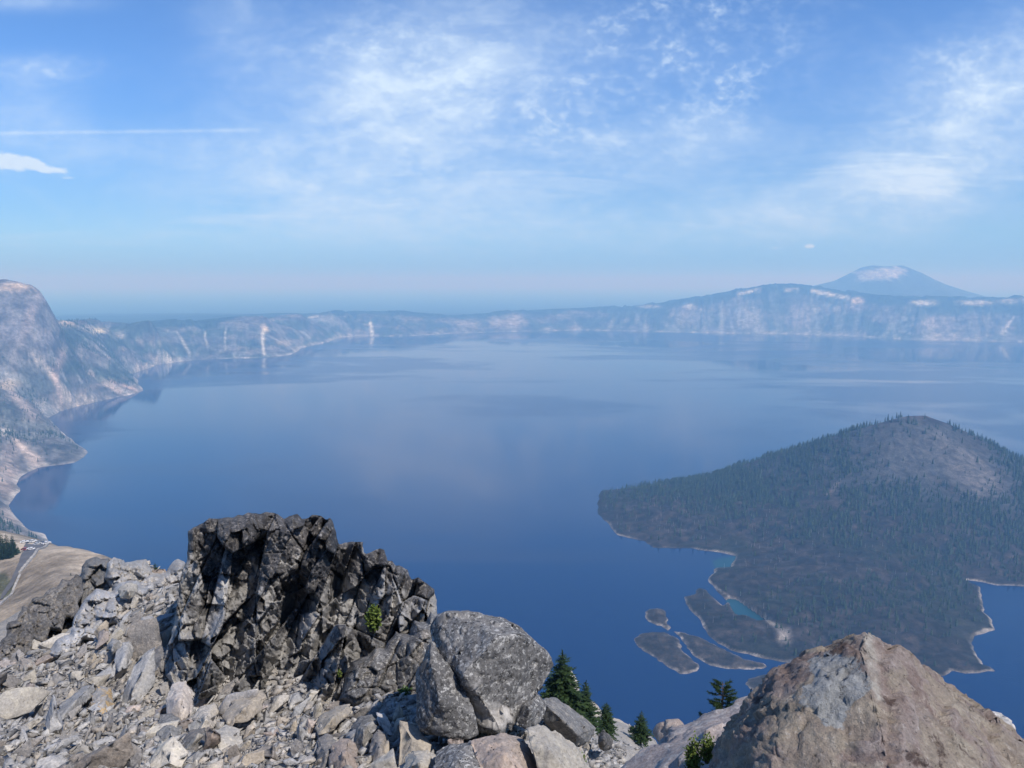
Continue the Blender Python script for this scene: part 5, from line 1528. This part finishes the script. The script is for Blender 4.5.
# ---------------------------------------------------------------- firs
def fir(h, rad, seed, label, at, n_wh=24, n_br=8, spray=7, lean=0.0, crown_exp=0.85, droop=0.25, name='fir_tree', leafs=1.0, group=None, cat='fir'):
    rnd = random.Random(seed)
    root = empty(name, at)
    tag(root, label, cat, group)
    # trunk
    V, Fc = [], []
    seg, rings = 8, 7
    for j in range(rings):
        t = j / (rings - 1)
        for k in range(seg):
            a = k / seg * 6.283
            q = 0.03 * h * (1 - t * 0.92)
            V.append((math.cos(a) * q + lean * t * t * h, math.sin(a) * q, t * h * 0.97 - (0.35 if j == 0 else 0)))
    for j in range(rings - 1):
        for k in range(seg):
            a, b = j * seg + k, j * seg + (k + 1) % seg
            Fc.append((a, b, b + seg, a + seg))
    o = mesh_obj('trunk', V, Fc, M_BARK, root)
    # crown: boughs of many small flat sprays
    P, Q = [], []
    def leaf(c, d, n, l, w):
        b = len(P)
        side = d.cross(n)
        if side.length < 1e-5: side = Vector((1, 0, 0))
        side.normalize()
        P.extend([c - side * w * 0.3, c + d * l * 0.55 - side * w, c + d * l, c + d * l * 0.55 + side * w])
        Q.append((b, b + 1, b + 2, b + 3))
    for w in range(n_wh):
        t = (w + rnd.uniform(-.3, .3)) / n_wh
        z = h * (0.05 + 0.93 * t)
        rr = rad * (1 - t) ** crown_exp * rnd.uniform(0.72, 1.15) + 0.02 * h
        nb = max(4, int(n_br * (0.6 + 0.6 * (1 - t))))
        a0 = rnd.random() * 6.28
        for k in range(nb):
            a = a0 + k * 6.283 / nb + rnd.uniform(-.35, .35)
            L = rr * rnd.uniform(0.6, 1.18)
            d = Vector((math.cos(a), math.sin(a), 0.35 * t - droop * (1 - t)))
            base = Vector((lean * t * t * h, 0, z))
            ns = max(3, int(spray * L / rad * 1.6) + 2)
            for s in range(ns):
                f = (s + 0.6) / ns
                c = base + d * L * f + Vector((0, 0, -0.08 * L * f * f))
                for sgn in (-1, 1):
                    sa = a + sgn * rnd.uniform(0.4, 1.0)
                    dd = Vector((math.cos(sa), math.sin(sa), rnd.uniform(-0.25, 0.35))).normalized()
                    n = Vector((rnd.uniform(-.4, .4), rnd.uniform(-.4, .4), 1)).normalized()
                    ll = (0.16 + 0.30 * (1 - f)) * rr * 0.9 * leafs + 0.015 * h
                    leaf(c, dd, n, ll * rnd.uniform(.7, 1.2), ll * 0.26)
                if rnd.random() < 0.6:
                    leaf(c, Vector((rnd.uniform(-.3, .3), rnd.uniform(-.3, .3), 1)).normalized(), d.normalized(), 0.13 * rr + 0.012 * h, 0.04 * rr)
            leaf(base + d * L, d.normalized(), Vector((0, 0, 1)), 0.14 * rr + 0.012 * h, 0.05 * rr)
    for s in range(10):
        leaf(Vector((lean * h, 0, h * (0.9 + s * 0.01))), Vector((rnd.uniform(-.4, .4), rnd.uniform(-.4, .4), 1)).normalized(), Vector((rnd.random(), rnd.random(), 0.1)).normalized(), 0.04 * h, 0.008 * h)
    mesh_obj('crown', [tuple(v) for v in P], Q, M_FIR, root)
    return root
def fir_at(px, top, base, y, rad_px, seed, label, **kw):
    b = W(px, base, y); tp = W(px, top, y)
    h = tp[2] - b[2]
    return fir(h, rad_px / F * y * 1.15, seed, label, b, **kw)
fir_at(562, 652, 752, 24, 34, 1, 'tallest dark fir rising behind the speckled boulder', n_wh=34, n_br=10, spray=9)
fir_at(585, 681, 745, 25, 17, 2, 'second fir right of the tallest one, slimmer with a pointed top', n_wh=28, n_br=9)
fir_at(571, 690, 742, 25.5, 11, 6, 'small fir squeezed between the tallest and the second fir', n_wh=22, n_br=8)
fir_at(606, 703, 733, 31, 11, 3, 'third squat fir on the gravel by the pale crag', n_wh=20, n_br=8, crown_exp=0.6)
fir_at(641, 711, 740, 34, 13, 4, 'pale green open fir at the brink left of the reddish rock', n_wh=18, n_br=7)
fir_at(632, 726, 736, 36, 5, 5, 'low bushy fir left of the pale green open fir', n_wh=10, n_br=7, crown_exp=0.4)
fir_at(601.5, 727, 738, 23, 4.5, 7, 'tiny fir sapling on the gravel below the third fir', n_wh=12, n_br=6)
fir_at(624, 743, 752, 22, 2.5, 8, 'thin stunted sapling alone on the gravel slope', n_wh=9, n_br=5)
fir_at(156, 563, 578, 22, 5, 9, 'low green fir behind the pale crest left of the outcrop', n_wh=9, n_br=7, crown_exp=0.5)

def pine_top():
    """wind-shaped pine top behind the big boulder: open upturned branches with needle tufts"""
    rnd = random.Random(4)
    y = 8.6
    b = W(722, 760, y); tp = W(719, 679, y)
    h = tp[2] - b[2]
    root = empty('pine_tree', b)
    tag(root, 'open branched dark pine behind the pinkish boulder', 'pine')
    V, Fc = [], []
    for j in range(6):
        t = j / 5
        for k in range(7):
            a = k / 7 * 6.283; q = 0.02 * (1 - 0.85 * t)
            V.append((math.cos(a) * q - 0.03 * t, math.sin(a) * q, t * h * 0.97))
    for j in range(5):
        for k in range(7):
            p_, q_ = j * 7 + k, j * 7 + (k + 1) % 7
            Fc.append((p_, q_, q_ + 7, p_ + 7))
    mesh_obj('trunk', V, Fc, M_BARK, root)
    P, Q, BV, BF = [], [], [], []
    def needles(c, d, n, l):
        for _ in range(n):
            dd = (d * 0.8 + Vector((rnd.gauss(0, .6), rnd.gauss(0, .6), rnd.gauss(0.15, .45)))).normalized()
            s = dd.cross(Vector((rnd.random() - .5, rnd.random() - .5, rnd.random() - .5))).normalized() * l * 0.09
            i = len(P)
            P.extend([c - s, c + s, c + dd * l * rnd.uniform(.7, 1.2)])
            Q.append((i, i + 1, i + 2))
    for w in range(15):
        z = h * (0.30 + 0.68 * w / 15)
        t = w / 15
        for k in range(5):
            a = rnd.choice((0, math.pi)) + rnd.gauss(0, 0.7)
            L = (0.36 * (1 - t * 0.72)) * rnd.uniform(.5, 1.15)
            d = Vector((math.cos(a), math.sin(a) * 0.8, rnd.uniform(-0.08, 0.22)))
            base = Vector((-0.03 * z / h, 0, z))
            i = len(BV); e = base + d * L
            up = Vector((0, 0, .006))
            BV.extend([base - up, base + up, e]); BF.append((i, i + 1, i + 2))
            side = Vector((-d.y, d.x, 0)).normalized() * .006
            i = len(BV); BV.extend([base - side, base + side, e]); BF.append((i, i + 1, i + 2))
            n = int(5 + L * 34)
            for s in range(n):
                f = 0.25 + 0.75 * s / n
                needles(base + d * L * f + Vector((0, 0, 0.03 * f * f)), d, 11, 0.042)
    br = mesh_obj('branch', [tuple(v) for v in BV], BF, M_BARK, root)
    mesh_obj('crown', [tuple(v) for v in P], Q, M_FIR, root)
pine_top()
def pine_side():
    fir_at(748, 690, 760, 9.4, 11, 14, 'smaller bushy pine half hidden behind the open branched pine', n_wh=14, n_br=8, name='pine_tree', cat='pine')
pine_side()

# ---------------------------------------------------------------- small plants
def shrub(px, py_base, y, w_px, h_px, seed, label, mat, name='shrub', n_stem=26, leaves=14, leaf=0.10, thin=0.35):
    rnd = random.Random(seed)
    b = W(px, py_base, y)
    root = empty(name, b)
    tag(root, label, 'shrub' if name == 'shrub' else name.replace('_', ' '))
    w = w_px / F * y / 2; h = h_px / F * y
    SV, SF, P, Q = [], [], [], []
    for s in range(n_stem):
        a = rnd.random() * 6.283; q = rnd.random() ** 0.6
        tip = Vector((math.cos(a) * w * q, math.sin(a) * w * q * 0.8, h * rnd.uniform(0.55, 1.0) * (1 - 0.45 * q * q)))
        base = Vector((tip.x * 0.15, tip.y * 0.15, -0.03))
        sd = Vector((0.012 * h, 0, 0))
        i = len(SV); SV.extend([base - sd, base + sd, tip]); SF.append((i, i + 1, i + 2))
        sd = Vector((0, 0.012 * h, 0))
        i = len(SV); SV.extend([base - sd, base + sd, tip]); SF.append((i, i + 1, i + 2))
        for l in range(leaves):
            f = 0.2 + 0.8 * rnd.random()
            c = base.lerp(tip, f) + Vector((rnd.gauss(0, 1), rnd.gauss(0, 1), rnd.gauss(0, 1))) * h * 0.03
            d = Vector((rnd.gauss(0, 1), rnd.gauss(0, 1), rnd.gauss(0.6, .7))).normalized()
            n = Vector((rnd.gauss(0, .6), rnd.gauss(0, .6), 1)).normalized()
            sdv = d.cross(n).normalized() * leaf * h * thin
            L = leaf * h * rnd.uniform(.7, 1.3)
            i = len(P)
            P.extend([c, c + d * L * .5 - sdv, c + d * L, c + d * L * .5 + sdv]); Q.append((i, i + 1, i + 2, i + 3))
    mesh_obj('stem', [tuple(v) for v in SV], SF, M_BARK, root)
    mesh_obj('foliage', [tuple(v) for v in P], Q, mat, root)
shrub(374, 631, 12.0, 17, 30, 1, 'bright green tuft growing on the right side of the dark outcrop', M_SHRUB, n_stem=40, leaves=26, leaf=0.14)
shrub(405, 697, 11.2, 15, 13, 2, 'dark green shrub at the foot of the grey slabby buttress', M_SHRUBD, n_stem=30, leaves=22, leaf=0.18)
shrub(373, 693, 11.6, 14, 7, 3, 'thin green tuft in the crack of the grey slabby buttress', M_SHRUB, n_stem=22, leaves=12, leaf=0.22)
shrub(340, 676, 11.9, 7, 8, 12, 'tiny yellow green tuft left of the grey slabby buttress', M_SHRUB, n_stem=14, leaves=10, leaf=0.22)
shrub(563, 737, 11.3, 12, 11, 4, 'dry reddish brown tuft on the sloping dark speckled rock', M_DRY, n_stem=34, leaves=14, leaf=0.16, thin=0.15)
shrub(581, 768, 8.6, 9, 20, 5, 'small yellow green tuft beside the smooth cream slab', M_SHRUB, n_stem=22, leaves=14, leaf=0.14)
shrub(692, 772, 3.42, 26, 44, 6, 'sprawling yellow green shrub growing on the pinkish boulder', M_SHRUB, n_stem=46, leaves=22, leaf=0.085, thin=0.3)
shrub(707, 758, 3.4, 20, 30, 8, 'leafy green shrub tucked against the huge brown boulder', M_SHRUB, n_stem=46, leaves=22, leaf=0.10, thin=0.3)

# ---------------------------------------------------------------- car park on the rim, about 450 m away
def tpt(px, py):
    ys = np.linspace(150, 560, 900)
    r = ray(px, py)
    X = r[0] / r[1] * ys; Z = CAMZ + r[2] / r[1] * ys
    g = tz(X, ys)
    m = Z < g
    k = int(np.argmax(m)) if m.any() else len(ys) - 1
    return np.array([X[k], ys[k], g[k]])
def drape(name, quads, mat, lift, label, cat=None, kind='structure'):
    """quads: rows of (left px,py) (right px,py); a sheet laid over the terrain"""
    rows = []
    for (a, b) in quads:
        A, B = tpt(*a), tpt(*b)
        rows.append([A + (B - A) * t for t in np.linspace(0, 1, 9)])
    R2 = []
    for r0, r1 in zip(rows[:-1], rows[1:]):
        for t in np.linspace(0, 1, 8, endpoint=False):
            R2.append([p * (1 - t) + q * t for p, q in zip(r0, r1)])
    R2.append(rows[-1])
    P = np.array(R2)
    z = tz(P[..., 0].ravel(), P[..., 1].ravel()) + lift
    V = np.stack([P[..., 0].ravel(), P[..., 1].ravel(), z], 1)
    o = mesh_obj(name, V, grid_faces(len(R2), 9), mat, smooth=True)
    tag(o, label, cat, kind=kind)
    return V.reshape(len(R2), 9, 3)
drape('road', [((-14, 608), (-14, 612)), ((2, 594), (4, 598)), ((10, 583), (13, 586)), ((15, 572), (19, 574)), ((19, 563), (24, 566))], M_ASPHALT, 0.45, 'narrow grey road climbing to the car park')
lot = drape('parking_lot', [((19, 563), (24, 566)), ((22, 554), (32, 557)), ((24, 547), (42, 549)), ((26, 544), (47, 544.5))], M_ASPHALT, 0.45, 'grey paved car park on the crater rim')
# low stone wall along the outer edge
def wall_line(pts, h, w, label):
    P = [tpt(*p) for p in pts]
    V, Fc = [], []
    fine = []
    for a, b in zip(P[:-1], P[1:]):
        for t in np.linspace(0, 1, 10, endpoint=False): fine.append(a + (b - a) * t)
    fine.append(P[-1])
    fine = np.array(fine); fine[:, 2] = tz(fine[:, 0], fine[:, 1])
    for i, p in enumerate(fine):
        q = fine[min(i + 1, len(fine) - 1)] - fine[max(i - 1, 0)]
        n = np.array([-q[1], q[0], 0]); n = n / (np.linalg.norm(n) + 1e-9) * w / 2
        hh = h * (1.0 if i % 4 else 1.25)
        V += [p - n - (0, 0, .5), p - n + (0, 0, hh), p + n + (0, 0, hh), p + n - (0, 0, .5)]
    for i in range(len(fine) - 1):
        for k in range(3):
            a = i * 4 + k
            Fc.append((a, a + 1, a + 5, a + 4))
    Fc += [(0, 3, 2, 1), tuple(4 * (len(fine) - 1) + k for k in range(4))]
    o = mesh_obj('stone_wall', V, Fc, M_STONEWALL)
    tag(o, label, 'stone wall')
wall_line([(20, 574), (27, 565), (35, 556), (44, 548.5), (48, 544.5)], 1.1, 1.2, 'low pale stone wall along the right edge of the car park')
wall_line([(-10, 618), (4, 602), (14, 590), (20, 576)], 0.8, 1.0, 'low pale stone wall following the lower bend of the road')

def car_meshes(i, color):
    paint = bpy.data.materials.new('car_paint'); paint.use_nodes = True
    p = paint.node_tree.nodes['Principled BSDF']
    t = NT(paint.node_tree)
    n = t.noise(posn(t), 3.0, 3)
    t.put(p.inputs['Base Color'], t.mix(t.ramp(n, 0.3, 0.7, 0, 0.15), color, tuple(c * 0.8 for c in color)))
    p.inputs['Roughness'].default_value = 0.3
    return paint
M_GLASS = plain('car_window', (0.03, 0.035, 0.045), 0.1, 2, 0.1)
M_TYRE = plain('tyre_rubber', (0.02, 0.02, 0.02), 0.8, 5, 0.1)
def loft(prof, hw, inset=0.0):
    """side profile (x, z) extruded over the width with the top pulled in"""
    V, Fc = [], []
    zmax = max(p[1] for p in prof); zmin = min(p[1] for p in prof)
    n = len(prof)
    for s in (-1, 1):
        for (x, z) in prof:
            V.append((x, s * (hw - inset * (z - zmin) / (zmax - zmin + 1e-9)), z))
    for k in range(n):
        k2 = (k + 1) % n
        Fc.append((k, k2, n + k2, n + k))
    Fc.append(tuple(range(n))[::-1]); Fc.append(tuple(range(n, 2 * n)))
    return V, Fc
def build_cars():
    specs = [(24.5, 541.8, 0.2, (0.6, 0.6, 0.6), 'white car parked at the left end of the row by the trees', 0),
             (29.0, 541.5, 0.5, (0.35, 0.36, 0.38), 'grey car parked second from the left in the row', 0),
             (33.0, 541.3, 0.3, (0.6, 0.6, 0.6), 'white car parked third from the left in the row', 1),
             (37.2, 543.6, 0.4, (0.4, 0.41, 0.42), 'silver car parked slightly nearer in the middle of the lot', 0),
             (40.2, 542.3, 0.2, (0.05, 0.06, 0.09), 'dark blue car parked between the silver and white cars', 1),
             (43.6, 542.6, 0.35, (0.62, 0.62, 0.6), 'white tall car near the lake end of the row', 1),
             (46.8, 543.2, 0.3, (0.6, 0.6, 0.6), 'white car at the lake end of the row', 0),
             (31.0, 549.0, 1.0, (0.75, 0.75, 0.75), 'white car standing alone in the middle of the car park', 0),
             (24.5, 549.5, 0.9, (0.25, 0.05, 0.05), 'dark red car on the left side of the car park', 1)]
    wheel = None
    for i, (px, py, rz, colr, lab, tall) in enumerate(specs):
        p = tpt(px, py + 1.5)
        root = empty('parked_car', (p[0], p[1], p[2] + 0.5), rz * 3)
        tag(root, lab, 'car', 'cars in the car park')
        pm = car_meshes(i, colr)
        h = 1.0 if tall else 0.85
        V, Fc = loft([(-2.3, .35), (2.3, .35), (2.35, .7), (2.2, .9), (1.1, h + .1), (-2.1, h + .15), (-2.35, .8)], 0.92, 0.08)
        mesh_obj('body', V, Fc, pm, root)
        top = 1.75 if tall else 1.45
        V, Fc = loft([(-2.05 if tall else -1.7, h), (1.15, h), (0.45, top - .06), (-1.75 if tall else -1.1, top - .06)], 0.84, 0.16)
        mesh_obj('window', V, Fc, M_GLASS, root)
        V, Fc = loft([(-1.85 if tall else -1.2, top - .08), (0.5, top - .08), (0.38, top), (-1.75 if tall else -1.05, top)], 0.72, 0.05)
        mesh_obj('roof', V, Fc, pm, root)
        for sx in (-1.45, 1.45):
            for sy in (-.88, .88):
                if wheel is None:
                    V, Fc = [], []
                    for s in (-.12, .12):
                        for k in range(14):
                            a = k / 14 * 6.283; V.append((math.cos(a) * .34, s, math.sin(a) * .34))
                    for k in range(14): Fc.append((k, (k + 1) % 14, 14 + (k + 1) % 14, 14 + k))
                    Fc.append(tuple(range(14))); Fc.append(tuple(range(14, 28))[::-1])
                    w = mesh_obj('wheel', V, Fc, M_TYRE, root); wheel = w.data
                else:
                    w = bpy.data.objects.new('wheel', wheel); COL.objects.link(w); w.parent = root
                w.location = (sx, sy, .34)
build_cars()

def rim_fir(px, base, y, h, seed, label):
    b = W(px, base, y)
    return fir(h, h * 0.24, seed, label, (b[0], b[1], float(tz(b[0], b[1])[0]) - 0.5 if abs(float(tz(b[0], b[1])[0]) - b[2]) < 25 else b[2]), n_wh=16, n_br=7, spray=5, leafs=1.4, crown_exp=0.7)
rim = [(13, 549, 405, 12, 'conifer with a narrow top left of the car park row'), (17.5, 545, 410, 5.5, 'low conifer beside the first white parked car'), (9.5, 549, 400, 7, 'short conifer at the left rim of the car park'),
       (3, 569, 388, 14, 'tall dark conifer in the clump left of the road'), (9, 571, 384, 13, 'dense dark conifer in the middle of the roadside clump'), (-4, 572, 384, 15, 'dark conifer at the left edge of the picture beside the road'),
       (15, 571, 386, 10, 'conifer at the right of the dark roadside clump'), (6, 577, 378, 10, 'lowest conifer at the front of the roadside clump'), (12, 576, 378, 9, 'small front conifer right in the roadside clump'), (-1, 590, 340, 3.5, 'small conifer below the road bend at the left edge'), (71, 578, 330, 1.8, 'tiny green conifer alone on the dry hill behind the ledge')]
for i, (a, b, y, h, lab) in enumerate(rim):
    rim_fir(a, b, y, h, 200 + i, lab)
